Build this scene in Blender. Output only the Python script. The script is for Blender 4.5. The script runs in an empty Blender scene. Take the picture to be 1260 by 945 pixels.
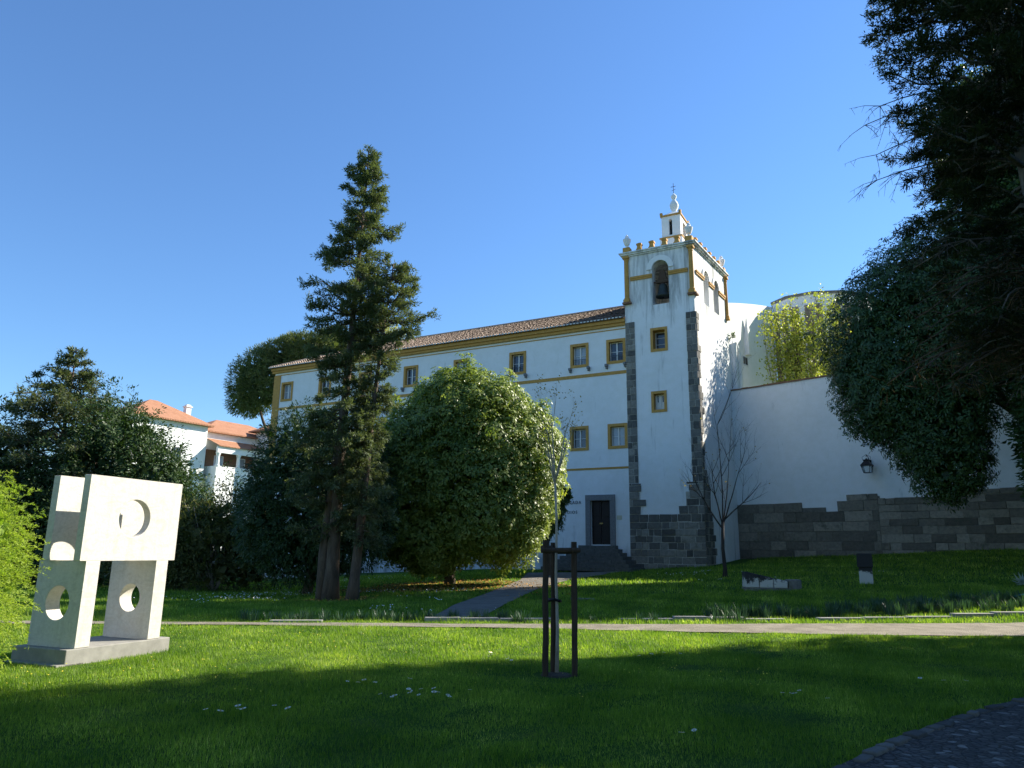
import bpy, bmesh, math, random
import numpy as np
from mathutils import Vector, Matrix
random.seed(7)
rng = np.random.default_rng(11)
R = math.radians
sc = bpy.context.scene
COL = sc.collection

# ------------------------------------------------------------------ camera
cam = bpy.data.cameras.new('camera'); camo = bpy.data.objects.new('camera', cam); COL.objects.link(camo)
cam.sensor_fit = 'HORIZONTAL'; cam.sensor_width = 36.0; cam.lens = 36.0 * 900 / 1260
cam.clip_end = 4000; cam.clip_start = 0.05
PITCH, ROLL = R(12.9), R(0.73)
camo.location = (0, 0, 1.6)
camo.rotation_mode = 'XYZ'
camo.matrix_world = Matrix.Translation((0, 0, 1.6)) @ Matrix.Rotation(R(90) + PITCH, 4, 'X') @ Matrix.Rotation(ROLL, 4, 'Z')
sc.camera = camo

# ------------------------------------------------------------------ sky, sun, exposure
SUN_AZ, SUN_EL = R(65.0), R(35.0)      # azimuth from +Y towards +X
world = bpy.data.worlds.new('World'); sc.world = world; world.use_nodes = True
nt = world.node_tree; nt.nodes.clear()
sky = nt.nodes.new('ShaderNodeTexSky'); sky.sky_type = 'NISHITA'; sky.sun_disc = False
sky.sun_elevation = SUN_EL; sky.sun_rotation = SUN_AZ
sky.air_density = 1.3; sky.dust_density = 0.0; sky.ozone_density = 10.0; sky.altitude = 300
bg = nt.nodes.new('ShaderNodeBackground'); bg.inputs['Strength'].default_value = 0.095
wo = nt.nodes.new('ShaderNodeOutputWorld')
nt.links.new(sky.outputs[0], bg.inputs[0]); nt.links.new(bg.outputs[0], wo.inputs[0])
sl = bpy.data.lights.new('sun', 'SUN'); sl.energy = 5.0; sl.angle = R(0.53); sl.color = (1.0, 0.93, 0.80)
so = bpy.data.objects.new('sun', sl); COL.objects.link(so)
sdir = Vector((math.sin(SUN_AZ) * math.cos(SUN_EL), math.cos(SUN_AZ) * math.cos(SUN_EL), math.sin(SUN_EL)))
so.rotation_euler = (-sdir).to_track_quat('-Z', 'Y').to_euler()
so.location = (20, -10, 40)
sc.view_settings.view_transform = 'Standard'; sc.view_settings.look = 'None'
sc.view_settings.gamma = 1.0; sc.view_settings.use_curve_mapping = False
sc.view_settings.exposure = 1.13
sc.cycles.max_bounces = 6; sc.cycles.diffuse_bounces = 3; sc.cycles.transparent_max_bounces = 4

# ------------------------------------------------------------------ terrain height
def h(x, y):
    y = np.asarray(y, float); x = np.asarray(x, float)
    t = x / np.maximum(y, 1.0)
    k = np.interp(t, [-.45, -.3, -.2, -.03, .1, .18, .26, .3, .47, .67, .9],
                  [-.015, -.015, 0, .0176, .023, .03, .042, .047, .073, .114, .13])
    d = np.maximum(0, y - 18.5)
    dd = np.minimum(d, 45)
    return k * dd * (1 - np.exp(-d / 1.5))
def hh(x, y): return float(h(x, y))

# ------------------------------------------------------------------ materials
def new_mat(name):
    m = bpy.data.materials.new(name); m.use_nodes = True
    n = m.node_tree.nodes; l = m.node_tree.links
    return m, n, l, n['Principled BSDF']
def ramp(n, stops):
    r = n.new('ShaderNodeValToRGB'); e = r.color_ramp.elements
    while len(e) < len(stops): e.new(0.5)
    for i, (p, c) in enumerate(stops):
        e[i].position = p; e[i].color = (*c, 1) if len(c) == 3 else c
    return r
def mixc(n, l, fac, a, b, mode='MIX'):
    x = n.new('ShaderNodeMix'); x.data_type = 'RGBA'; x.blend_type = mode
    for s, v in ((x.inputs[0], fac), (x.inputs[6], a), (x.inputs[7], b)):
        if hasattr(v, 'is_linked') or hasattr(v, 'links'): l.new(v, s)
        elif isinstance(v, (int, float)): s.default_value = v
        else: s.default_value = (*v, 1)
    return x.outputs[2]
def noise(n, l, scale, detail=4, rough=.6, vec=None, coord='Object', dist=0.0):
    t = n.new('ShaderNodeTexNoise'); t.inputs['Scale'].default_value = scale
    t.inputs['Detail'].default_value = detail; t.inputs['Roughness'].default_value = rough
    t.inputs['Distortion'].default_value = dist
    if vec is None:
        tc = n.new('ShaderNodeTexCoord'); vec = tc.outputs[coord]
    l.new(vec, t.inputs['Vector']); return t
def mapping(n, l, scale, coord='Object', loc=(0, 0, 0)):
    tc = n.new('ShaderNodeTexCoord'); mp = n.new('ShaderNodeMapping')
    mp.inputs['Scale'].default_value = scale; mp.inputs['Location'].default_value = loc
    l.new(tc.outputs[coord], mp.inputs['Vector']); return mp.outputs[0]
def bump(n, l, bs, hsock, strength=.3, dist=.02):
    b = n.new('ShaderNodeBump'); b.inputs['Strength'].default_value = strength; b.inputs['Distance'].default_value = dist
    l.new(hsock, b.inputs['Height']); l.new(b.outputs[0], bs.inputs['Normal'])

def m_plaster(name='lime_plaster', base=(.86, .86, .85), stain=(.34, .35, .34), lo=.60, hi=.80, zs=.35, grime=None, streak=None):
    m, n, l, b = new_mat(name)
    v = mapping(n, l, (1.6, 1.6, zs)); s = noise(n, l, 1.3, 7, .68, v, dist=.4)
    tc = n.new('ShaderNodeTexCoord'); sep = n.new('ShaderNodeSeparateXYZ'); l.new(tc.outputs['Object'], sep.inputs[0])
    fac = s.outputs[0]
    def zone(z0, z1, amt, src):     # dirt gets heavier between heights z0 and z1
        mr = n.new('ShaderNodeMapRange'); mr.inputs['From Min'].default_value = z0; mr.inputs['From Max'].default_value = z1; mr.inputs['To Max'].default_value = amt
        l.new(sep.outputs['Z'], mr.inputs['Value']); ad = n.new('ShaderNodeMath'); ad.operation = 'ADD'; l.new(src, ad.inputs[0]); l.new(mr.outputs[0], ad.inputs[1]); return ad.outputs[0]
    if grime: fac = zone(grime, grime-2.4, .22, fac)
    if streak:
        mr = n.new('ShaderNodeMapRange'); mr.interpolation_type = 'SMOOTHSTEP'; mr.inputs['From Min'].default_value = streak-3.5; mr.inputs['From Max'].default_value = streak; mr.inputs['To Max'].default_value = .13
        l.new(sep.outputs['Z'], mr.inputs['Value']); ad = n.new('ShaderNodeMath'); ad.operation = 'ADD'; l.new(fac, ad.inputs[0]); l.new(mr.outputs[0], ad.inputs[1]); fac = ad.outputs[0]
    rr = ramp(n, [(lo, (0, 0, 0)), (hi, (1, 1, 1))]); l.new(fac, rr.inputs[0])
    s2 = noise(n, l, .35, 4, .6); r2 = ramp(n, [(.35, (.93, .94, .94)), (.65, (1, 1, 1))]); l.new(s2.outputs[0], r2.inputs[0])
    s3 = noise(n, l, 2.2, 6, .7); r3 = ramp(n, [(.4, (.95, .95, .93)), (.6, (1, 1, 1))]); l.new(s3.outputs[0], r3.inputs[0])
    c = mixc(n, l, rr.outputs[0], base, stain)
    c = mixc(n, l, 1.0, c, r2.outputs[0], 'MULTIPLY'); c = mixc(n, l, 1.0, c, r3.outputs[0], 'MULTIPLY')
    l.new(c, b.inputs['Base Color']); b.inputs['Roughness'].default_value = .9
    nb = noise(n, l, 9, 5, .6); nb2 = noise(n, l, 1.2, 3, .5); mx = mixc(n, l, .5, nb.outputs['Color'], nb2.outputs['Color'])
    bump(n, l, b, mx, .3, .05)
    return m
def m_simple(name, col, rough=.6, var=.25, scale=6, bmp=.15, metal=0, spec=.4):
    m, n, l, b = new_mat(name)
    s = noise(n, l, scale, 5, .65)
    c0 = tuple(x * (1 - var) for x in col); c1 = tuple(min(1, x * (1 + var)) for x in col)
    rr = ramp(n, [(.3, c0), (.7, c1)]); l.new(s.outputs[0], rr.inputs[0]); l.new(rr.outputs[0], b.inputs['Base Color'])
    b.inputs['Roughness'].default_value = rough; b.inputs['Metallic'].default_value = metal
    b.inputs['Specular IOR Level'].default_value = spec
    if bmp: bump(n, l, b, s.outputs[0], bmp, .02)
    return m
def m_tint(name, lo, hi, rough=.85, bmp=.4, scale=7, speck=None):
    """stone / tile: colour picked per block from the mesh's own tint attribute, broken up by noise"""
    m, n, l, b = new_mat(name)
    a = n.new('ShaderNodeAttribute'); a.attribute_name = 'tint'
    rr = ramp(n, [(0, lo), (1, hi)]); l.new(a.outputs['Fac'], rr.inputs[0])
    s = noise(n, l, scale, 7, .7); r2 = ramp(n, [(.3, (.62, .62, .62)), (.7, (1.25, 1.22, 1.18))]); l.new(s.outputs[0], r2.inputs[0])
    c = mixc(n, l, 1.0, rr.outputs[0], r2.outputs[0], 'MULTIPLY')
    if speck:
        s3 = noise(n, l, 1.1, 6, .7); r3 = ramp(n, [(.58, (0, 0, 0)), (.7, (1, 1, 1))]); l.new(s3.outputs[0], r3.inputs[0])
        c = mixc(n, l, r3.outputs[0], c, speck)
    l.new(c, b.inputs['Base Color']); b.inputs['Roughness'].default_value = rough
    if bmp: bump(n, l, b, s.outputs[0], bmp, .03)
    return m
def m_leaf(name, lo, hi, trans=.3, rough=.5, spec=.35, mid=None, tt=(1.5, 1.6, .6)):
    m, n, l, b = new_mat(name)
    a = n.new('ShaderNodeAttribute'); a.attribute_name = 'tint'
    st = [(0, lo), (1, hi)] if mid is None else [(0, lo), (.85, mid), (1, hi)]
    rr = ramp(n, st); l.new(a.outputs['Fac'], rr.inputs[0])
    l.new(rr.outputs[0], b.inputs['Base Color']); b.inputs['Roughness'].default_value = rough
    b.inputs['Specular IOR Level'].default_value = spec
    t = n.new('ShaderNodeBsdfTranslucent')
    tcx = mixc(n, l, 1.0, rr.outputs[0], tt, 'MULTIPLY'); l.new(tcx, t.inputs[0])
    mx = n.new('ShaderNodeMixShader'); mx.inputs[0].default_value = trans
    l.new(b.outputs[0], mx.inputs[1]); l.new(t.outputs[0], mx.inputs[2])
    l.new(mx.outputs[0], n['Material Output'].inputs['Surface'])
    return m

M = {}
M['plaster'] = m_plaster(grime=3.2, lo=.62, hi=.86)
M['plaster_tower'] = m_plaster('weathered_plaster', stain=(.22, .23, .22), lo=.58, hi=.80, zs=.16, streak=17.0)
M['plaster_clean'] = m_plaster('white_render', lo=.75, hi=.95)
M['ochre'] = m_simple('ochre_paint', (.50, .275, .07), .8, .16, 5, .15)
M['granite'] = m_tint('granite_blocks', (.075, .075, .07), (.29, .275, .24), speck=(.10, .095, .06))
M['mortar'] = m_simple('mortar', (.42, .40, .35), .95, .3, 6, .3)
M['mortar_dark'] = m_simple('dark_mortar', (.15, .14, .115), .95, .3, 6, .3)
M['rubble'] = m_tint('brown_granite_blocks', (.10, .09, .07), (.31, .275, .215), speck=(.07, .075, .05))
M['pilaster_stone'] = m_tint('brown_pilaster_stone', (.20, .16, .11), (.36, .30, .22))
M['edging'] = m_tint('edging_stone', (.04, .04, .036), (.13, .125, .11))
M['soil'] = m_simple('dark_soil', (.045, .035, .022), .95, .35, 12, .5)
M['frame_stone'] = m_simple('dressed_granite', (.20, .20, .20), .85, .2, 14, .25)
M['step_stone'] = m_simple('worn_step_granite', (.11, .11, .10), .85, .3, 6, .3)
M['tile'] = m_tint('weathered_roof_tiles', (.27, .19, .13), (.66, .50, .37), rough=.85, bmp=.2, scale=12)
M['tile_red'] = m_tint('terracotta_tiles', (.46, .15, .07), (.62, .24, .11), rough=.8, bmp=.1)
M['lime'] = m_simple('lime_mortar', (.72, .72, .70), .9, .1, 8, .1)
M['sash'] = m_simple('white_painted_wood', (.68, .69, .68), .5, .08, 6, 0)
M['glass'] = m_simple('window_glass', (.035, .045, .06), .08, .3, 2, 0, spec=.6)
M['glass_pale'] = m_simple('curtained_glass', (.30, .34, .38), .12, .15, 2, 0, spec=.6)
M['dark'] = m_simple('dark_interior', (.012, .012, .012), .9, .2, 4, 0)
M['door'] = m_simple('dark_brown_door', (.020, .013, .010), .55, .3, 9, .2)
M['iron'] = m_simple('black_iron', (.02, .02, .022), .5, .3, 9, .1, .6)
M['bronze'] = m_simple('bell_bronze', (.06, .07, .06), .5, .3, 6, .15, .7)
M['oldwood'] = m_simple('old_timber', (.09, .055, .035), .85, .35, 9, .4)
M['brass'] = m_simple('brass', (.5, .36, .14), .35, .2, 9, 0, .9)
M['letter'] = m_simple('black_letters', (.03, .03, .035), .6, .2, 9, 0)
M['plaque'] = m_simple('cream_plaque', (.62, .58, .42), .6, .1, 9, 0)
M['tilebrown'] = m_simple('brown_terracotta', (.22, .12, .07), .85, .3, 7, .2)

def m_marble():
    m, n, l, b = new_mat('pale_marble')
    v = mapping(n, l, (1.0, 1.0, 2.2)); s = noise(n, l, 2.6, 8, .7, v, dist=1.2)
    rr = ramp(n, [(.30, (.50, .47, .41)), (.5, (.64, .61, .55)), (.68, (.57, .52, .44))]); l.new(s.outputs[0], rr.inputs[0])
    f = noise(n, l, 24, 5, .7); r2 = ramp(n, [(.3, (.86, .86, .86)), (.6, (1, 1, 1))]); l.new(f.outputs[0], r2.inputs[0])
    c = mixc(n, l, 1.0, rr.outputs[0], r2.outputs[0], 'MULTIPLY')
    v3 = mapping(n, l, (5, 5, .5)); st = noise(n, l, 1.6, 5, .6, v3); r4 = ramp(n, [(.5, (1, 1, 1)), (.8, (.84, .83, .80))]); l.new(st.outputs[0], r4.inputs[0])
    c = mixc(n, l, 1.0, c, r4.outputs[0], 'MULTIPLY')
    l.new(c, b.inputs['Base Color']); b.inputs['Roughness'].default_value = .7; bump(n, l, b, f.outputs[0], .3, .012)
    return m
M['marble'] = m_marble()
M['marble_base'] = m_simple('grey_marble', (.26, .25, .22), .8, .18, 5, .2)

def m_bark(name, c0, c1, zs=.25, sc_=7):
    m, n, l, b = new_mat(name)
    v = mapping(n, l, (1, 1, zs)); s = noise(n, l, sc_, 8, .7, v, dist=.6)
    rr = ramp(n, [(.3, c0), (.7, c1)]); l.new(s.outputs[0], rr.inputs[0]); l.new(rr.outputs[0], b.inputs['Base Color'])
    b.inputs['Roughness'].default_value = .95; bump(n, l, b, s.outputs[0], .8, .05); return m
M['bark'] = m_bark('brown_bark', (.045, .032, .022), (.16, .115, .08))
M['bark_dark'] = m_bark('dark_twig_bark', (.018, .014, .012), (.06, .048, .04))
M['bark_grey'] = m_bark('grey_bark', (.10, .085, .07), (.30, .26, .215))
M['bark_pale'] = m_bark('pale_smooth_bark', (.30, .26, .22), (.55, .50, .44), .5, 10)
M['stake'] = m_bark('weathered_stake_wood', (.028, .018, .012), (.085, .055, .036), .15, 18)
M['leaf_dome'] = m_leaf('glossy_broad_leaf', (.09, .155, .03), (.40, .45, .11), .36, .42, .4, tt=(1.6, 1.65, .6))
M['leaf_dark'] = m_leaf('dark_broad_leaf', (.03, .07, .02), (.09, .15, .04), .2, .42, .4)
M['leaf_bay'] = m_leaf('bay_leaf', (.025, .055, .02), (.07, .115, .035), .2, .5, .3)
M['needle'] = m_leaf('conifer_needles', (.065, .095, .05), (.19, .22, .125), .25, .6, .2)
M['needle_dark'] = m_leaf('dark_conifer_needles', (.014, .028, .014), (.055, .075, .03), .15, .6, .2)
M['needle_cedar'] = m_leaf('cedar_needles', (.05, .08, .045), (.17, .185, .10), .2, .6, .2)
M['needle_pine'] = m_leaf('stone_pine_needles', (.07, .10, .035), (.20, .23, .09), .2, .6, .2)
M['deadwood'] = m_leaf('dead_brown_twigs', (.06, .038, .026), (.16, .10, .07), .1, .9, .1)
M['leaf_yellow'] = m_leaf('yellow_green_leaf', (.22, .25, .05), (.45, .42, .12), .35, .6, .2)
M['leaf_vine'] = m_leaf('fresh_vine_leaf', (.17, .23, .04), (.50, .50, .13), .42, .5, .3)
M['leaf_shrub'] = m_leaf('bright_juniper_spray', (.17, .27, .035), (.42, .50, .09), .40, .6, .2)
M['leaf_bush'] = m_leaf('olive_bush_leaf', (.04, .06, .02), (.20, .19, .07), .25, .6, .2)
M['iris'] = m_leaf('strap_leaf', (.025, .065, .035), (.07, .14, .075), .2, .45, .35)
M['blade'] = m_leaf('grass_blade', (.045, .12, .010), (.55, .58, .16), .52, .5, .3, mid=(.26, .37, .055))
M['litter'] = m_leaf('fallen_leaves', (.26, .12, .03), (.60, .34, .09), .05, .8, .1)
M['petal'] = m_leaf('daisy_petal', (.7, .7, .7), (.85, .85, .82), .1, .6, .2)
M['yellow_petal'] = m_leaf('yellow_petal', (.55, .45, .04), (.75, .65, .08), .1, .6, .2)
M['budleaf'] = m_leaf('small_bronze_leaf', (.22, .15, .05), (.50, .38, .12), .3, .6, .2)

def m_ground():
    m, n, l, b = new_mat('lawn_turf')
    s = noise(n, l, 1.1, 6, .65); s2 = noise(n, l, 38, 4, .7)
    rr = ramp(n, [(.3, (.03, .075, .010)), (.55, (.06, .13, .018)), (.75, (.12, .15, .04))]); l.new(s.outputs[0], rr.inputs[0])
    r2 = ramp(n, [(.3, (.55, .55, .5)), (.7, (1.35, 1.35, 1.2))]); l.new(s2.outputs[0], r2.inputs[0])
    c = mixc(n, l, 1.0, rr.outputs[0], r2.outputs[0], 'MULTIPLY')
    l.new(c, b.inputs['Base Color']); b.inputs['Roughness'].default_value = .95; b.inputs['Specular IOR Level'].default_value = .1
    bump(n, l, b, s2.outputs[0], .9, .06); return m
M['ground'] = m_ground()
def m_path(name, a, c_, dark):
    m, n, l, b = new_mat(name)
    s = noise(n, l, 60, 5, .75); s2 = noise(n, l, 1.7, 5, .6)
    rr = ramp(n, [(.3, a), (.7, c_)]); l.new(s.outputs[0], rr.inputs[0])
    r2 = ramp(n, [(.35, dark), (.6, (1, 1, 1))]); l.new(s2.outputs[0], r2.inputs[0])
    c = mixc(n, l, 1.0, rr.outputs[0], r2.outputs[0], 'MULTIPLY')
    l.new(c, b.inputs['Base Color']); b.inputs['Roughness'].default_value = .95; bump(n, l, b, s.outputs[0], .8, .03); return m
M['gravel'] = m_path('beige_gravel', (.16, .14, .10), (.37, .325, .245), (.62, .62, .58))
M['slab'] = m_path('grey_paving', (.11, .10, .085), (.24, .215, .185), (.7, .7, .66))
M['kerb'] = m_simple('pale_kerb_stone', (.27, .26, .235), .9, .25, 5, .3)
def m_cobble():
    m, n, l, b = new_mat('dark_cobbles')
    tc = n.new('ShaderNodeTexCoord'); v = n.new('ShaderNodeTexVoronoi'); v.feature = 'DISTANCE_TO_EDGE'; v.inputs['Scale'].default_value = 15.0
    nz = noise(n, l, 3, 3, .5); ad = mixc(n, l, .12, tc.outputs['Object'], nz.outputs['Color']); l.new(ad, v.inputs['Vector'])
    vc = n.new('ShaderNodeTexVoronoi'); vc.inputs['Scale'].default_value = 15.0; l.new(ad, vc.inputs['Vector'])
    rr = ramp(n, [(0, (.015, .016, .012)), (.10, (1, 1, 1))]); l.new(v.outputs['Distance'], rr.inputs[0])
    hs = n.new('ShaderNodeSeparateColor'); l.new(vc.outputs['Color'], hs.inputs[0])
    r2 = ramp(n, [(0, (.035, .033, .03)), (.85, (.085, .08, .072)), (1, (.22, .21, .19))]); l.new(hs.outputs[0], r2.inputs[0])
    c = mixc(n, l, 1.0, r2.outputs[0], rr.outputs[0], 'MULTIPLY'); l.new(c, b.inputs['Base Color'])
    b.inputs['Roughness'].default_value = .75
    r3 = ramp(n, [(0, (0, 0, 0)), (.2, (1, 1, 1))]); l.new(v.outputs['Distance'], r3.inputs[0]); bump(n, l, b, r3.outputs[0], .8, .04)
    return m
M['cobble'] = m_cobble()
def m_lichen():
    m, n, l, b = new_mat('white_and_black_weathered_marble')
    v = mapping(n, l, (1, 1, 1)); s = noise(n, l, 3.2, 7, .7, v, dist=.5)
    sep = n.new('ShaderNodeSeparateXYZ'); l.new(v, sep.inputs[0])
    ad = n.new('ShaderNodeMath'); ad.operation = 'MULTIPLY_ADD'; ad.inputs[1].default_value = 1.05; l.new(sep.outputs['Z'], ad.inputs[0]); l.new(s.outputs[0], ad.inputs[2])
    rr = ramp(n, [(.84, (.55, .53, .48)), (.90, (.06, .06, .055)), (.97, (.03, .03, .03))]); l.new(ad.outputs[0], rr.inputs[0])
    l.new(rr.outputs[0], b.inputs['Base Color']); b.inputs['Roughness'].default_value = .9; bump(n, l, b, s.outputs[0], .5, .03); return m
M['lichen'] = m_lichen()

# ------------------------------------------------------------------ object helpers
def tag(o, label=None, cat=None, group=None, kind=None):
    if label: o['label'] = label
    if cat: o['category'] = cat
    if group: o['group'] = group
    if kind: o['kind'] = kind
    return o
def empty(name, loc=(0, 0, 0), rz=0.0, label=None, cat=None, group=None):
    o = bpy.data.objects.new(name, None); o.empty_display_size = .2; COL.objects.link(o)
    o.location = loc; o.rotation_euler = (0, 0, rz)
    return tag(o, label, cat, group)
def copy_tree(o, parent=None):
    c = o.copy(); COL.objects.link(c); c.parent = parent
    for ch in [x for x in COL.objects if x.parent == o]: copy_tree(ch, c)
    return c
class MB:
    """collects faces; xf maps local coordinates before they are stored"""
    def __init__(s, xf=None): s.v = []; s.f = []; s.m = []; s.t = []; s.xf = xf
    def vert(s, p):
        s.v.append(tuple(s.xf(*p)) if s.xf else tuple(p)); return len(s.v) - 1
    def face(s, pts, m=0, t=.5):
        s.f.append([s.vert(p) for p in pts]); s.m.append(m); s.t.append(t)
    def box(s, x0, x1, y0, y1, z0, z1, m=0, t=.5, j=0):
        J = lambda: random.uniform(-j, j) if j else 0
        P = [(x0+J(), y0+J(), z0+J()), (x1+J(), y0+J(), z0+J()), (x1+J(), y1, z0+J()), (x0+J(), y1, z0+J()),
             (x0+J(), y0+J(), z1+J()), (x1+J(), y0+J(), z1+J()), (x1+J(), y1, z1+J()), (x0+J(), y1, z1+J())]
        b = len(s.v)
        for p in P: s.vert(p)
        for q in ((0, 1, 5, 4), (1, 2, 6, 5), (2, 3, 7, 6), (3, 0, 4, 7), (4, 5, 6, 7), (3, 2, 1, 0)):
            s.f.append([b + i for i in q]); s.m.append(m); s.t.append(t)
    def prism(s, poly, z0, z1, m=0, t=.5, taper=1.0):
        n = len(poly); cx = sum(p[0] for p in poly) / n; cy = sum(p[1] for p in poly) / n
        b = len(s.v)
        for p in poly: s.vert((p[0], p[1], z0))
        for p in poly: s.vert((cx + (p[0]-cx)*taper, cy + (p[1]-cy)*taper, z1))
        for i in range(n):
            k = (i + 1) % n; s.f.append([b+i, b+k, b+n+k, b+n+i]); s.m.append(m); s.t.append(t)
        s.f.append([b+n+i for i in range(n)]); s.m.append(m); s.t.append(t)
        s.f.append([b+i for i in reversed(range(n))]); s.m.append(m); s.t.append(t)
    def lathe(s, cx, cy, prof, n=12, m=0, t=.5, caps=True):
        b = len(s.v)
        for r_, z in prof:
            for i in range(n):
                a = 2*math.pi*i/n; s.vert((cx + r_*math.cos(a), cy + r_*math.sin(a), z))
        for k in range(len(prof)-1):
            for i in range(n):
                j = (i+1) % n; s.f.append([b+k*n+i, b+k*n+j, b+(k+1)*n+j, b+(k+1)*n+i]); s.m.append(m); s.t.append(t)
        if caps:
            s.f.append([b+(len(prof)-1)*n+i for i in range(n)]); s.m.append(m); s.t.append(t)
            s.f.append([b+i for i in reversed(range(n))]); s.m.append(m); s.t.append(t)
    def tube(s, pts, rad, n=7, m=0, t=.5):
        pts = [Vector(p) for p in pts]; b = len(s.v); prev = None
        for i, p in enumerate(pts):
            d = (pts[min(i+1, len(pts)-1)] - pts[max(i-1, 0)])
            d = d.normalized() if d.length > 1e-9 else Vector((0, 0, 1))
            if prev is None: a = d.orthogonal().normalized()
            else:
                a = prev - d * prev.dot(d); a = a.normalized() if a.length > 1e-6 else d.orthogonal().normalized()
            prev = a; c = d.cross(a); r_ = rad[i] if hasattr(rad, '__len__') else rad
            for k in range(n):
                q = p + (a*math.cos(2*math.pi*k/n) + c*math.sin(2*math.pi*k/n)) * r_; s.vert(tuple(q))
        for i in range(len(pts)-1):
            for k in range(n):
                j = (k+1) % n; s.f.append([b+i*n+k, b+i*n+j, b+(i+1)*n+j, b+(i+1)*n+k]); s.m.append(m); s.t.append(t)
        s.f.append([b+k for k in reversed(range(n))]); s.m.append(m); s.t.append(t)
        s.f.append([b+(len(pts)-1)*n+k for k in range(n)]); s.m.append(m); s.t.append(t)
    def build(s, name, mats, parent=None, smooth=False, bevel=0.0, loc=None):
        me = bpy.data.meshes.new(name)
        v = s.v
        if loc is not None: v = [(a-loc[0], b-loc[1], c-loc[2]) for a, b, c in v]
        me.from_pydata(v, [], s.f)
        if not isinstance(mats, (list, tuple)): mats = [mats]
        for m in mats: me.materials.append(m)
        me.polygons.foreach_set('material_index', s.m)
        if smooth: me.polygons.foreach_set('use_smooth', [True]*len(s.f))
        at = me.attributes.new('tint', 'FLOAT', 'FACE'); at.data.foreach_set('value', s.t)
        me.update()
        if s.xf is not None or True:
            bm = bmesh.new(); bm.from_mesh(me); bmesh.ops.recalc_face_normals(bm, faces=bm.faces); bm.to_mesh(me); bm.free()
        o = bpy.data.objects.new(name, me); COL.objects.link(o); o.parent = parent
        if loc is not None: o.location = loc
        if bevel:
            bv = o.modifiers.new('bevel', 'BEVEL'); bv.width = bevel; bv.segments = 2; bv.limit_method = 'ANGLE'
        return o
def weld(o, w=.009):
    bm = bmesh.new(); bm.from_mesh(o.data); bmesh.ops.remove_doubles(bm, verts=bm.verts, dist=1e-4); bmesh.ops.recalc_face_normals(bm, faces=bm.faces); bm.to_mesh(o.data); bm.free()
    bv = o.modifiers.new('bevel', 'BEVEL'); bv.width = w; bv.segments = 2; bv.limit_method = 'ANGLE'; return o
def np_mesh(name, V, nper, mat, tint, parent=None, smooth=False):
    """V: (N*nper,3) vertices of N polygons with nper corners each"""
    N = len(V) // nper
    me = bpy.data.meshes.new(name)
    me.vertices.add(len(V)); me.vertices.foreach_set('co', np.ascontiguousarray(V, dtype=np.float32).ravel())
    me.loops.add(N*nper); me.loops.foreach_set('vertex_index', np.arange(N*nper, dtype=np.int32))
    me.polygons.add(N); me.polygons.foreach_set('loop_start', np.arange(0, N*nper, nper, dtype=np.int32))
    me.polygons.foreach_set('loop_total', np.full(N, nper, dtype=np.int32))
    me.update(calc_edges=True)
    me.materials.append(mat)
    at = me.attributes.new('tint', 'FLOAT', 'FACE'); at.data.foreach_set('value', np.ascontiguousarray(tint, dtype=np.float32))
    o = bpy.data.objects.new(name, me); COL.objects.link(o); o.parent = parent
    return o

# ------------------------------------------------------------------ ground, paths
def terrain():
    xs = np.concatenate([np.array([-600, -300, -150, -90, -60]), np.arange(-45, 45.1, .6), np.array([60, 90, 150, 300, 600])])
    ys = np.concatenate([np.array([-300, -100, -40, -15, -5]), np.arange(0, 75, .6), np.array([80, 90, 110, 150, 250, 500, 1200])])
    X, Y = np.meshgrid(xs, ys)
    Z = h(X, Y) + .012*np.sin(X*1.9+.7*Y)*np.sin(Y*1.3) - .004
    V = np.stack([X, Y, Z], -1).reshape(-1, 3); nx = len(xs)
    F = [(j*nx+i, j*nx+i+1, (j+1)*nx+i+1, (j+1)*nx+i) for j in range(len(ys)-1) for i in range(nx-1)]
    me = bpy.data.meshes.new('lawn'); me.from_pydata(V.tolist(), [], F); me.materials.append(M['ground'])
    me.polygons.foreach_set('use_smooth', [True]*len(F)); me.update()
    o = bpy.data.objects.new('lawn', me); COL.objects.link(o); tag(o, 'green lawn rising gently towards the white building', kind='structure')
terrain()
def ribbon(name, left, right, mat, lift, seg=40, wob=.06, label=None):
    L = np.array(left, float); Rr = np.array(right, float)
    def res(P):
        d = np.r_[0, np.cumsum(np.linalg.norm(np.diff(P, axis=0), axis=1))]; s = np.linspace(0, d[-1], seg+1)
        return np.stack([np.interp(s, d, P[:, 0]), np.interp(s, d, P[:, 1])], -1)
    L = res(L); Rr = res(Rr); W = 6
    L[:, 1] += rng.normal(0, wob, len(L)); Rr[:, 1] += rng.normal(0, wob, len(L))
    V = []; F = []
    for i in range(seg+1):
        for k in range(W+1):
            p = L[i]*(1-k/W) + Rr[i]*k/W; V.append((p[0], p[1], hh(p[0], p[1]) + lift))
    for i in range(seg):
        for k in range(W): a = i*(W+1)+k; F.append((a, a+1, a+W+2, a+W+1))
    me = bpy.data.meshes.new(name); me.from_pydata(V, [], F); me.materials.append(mat); me.update()
    o = bpy.data.objects.new(name, me); COL.objects.link(o); tag(o, label, kind='structure'); return o
PATH_NEAR = [(-30, 15.2), (-10.2, 15.9), (-5.5, 16.25), (-.4, 16.3), (4.0, 16.0), (7.1, 15.8), (10.7, 15.9), (20, 17.2), (34, 19.5)]
PATH_FAR = [(-30, 16.0), (-11, 16.5), (-5.8, 16.75), (-.5, 17.1), (4.6, 17.75), (8.5, 18.4), (12.8, 19.0), (21, 20.6), (35, 23.3)]
ribbon('gravel_path', PATH_NEAR, PATH_FAR, M['gravel'], .022, 110, .05, 'beige gravel path crossing the lawn')
P2L = [(-1.9, 18.6), (-1.6, 22.3), (-.75, 26.9), (.5, 34.8), (1.0, 41.5)]
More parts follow.
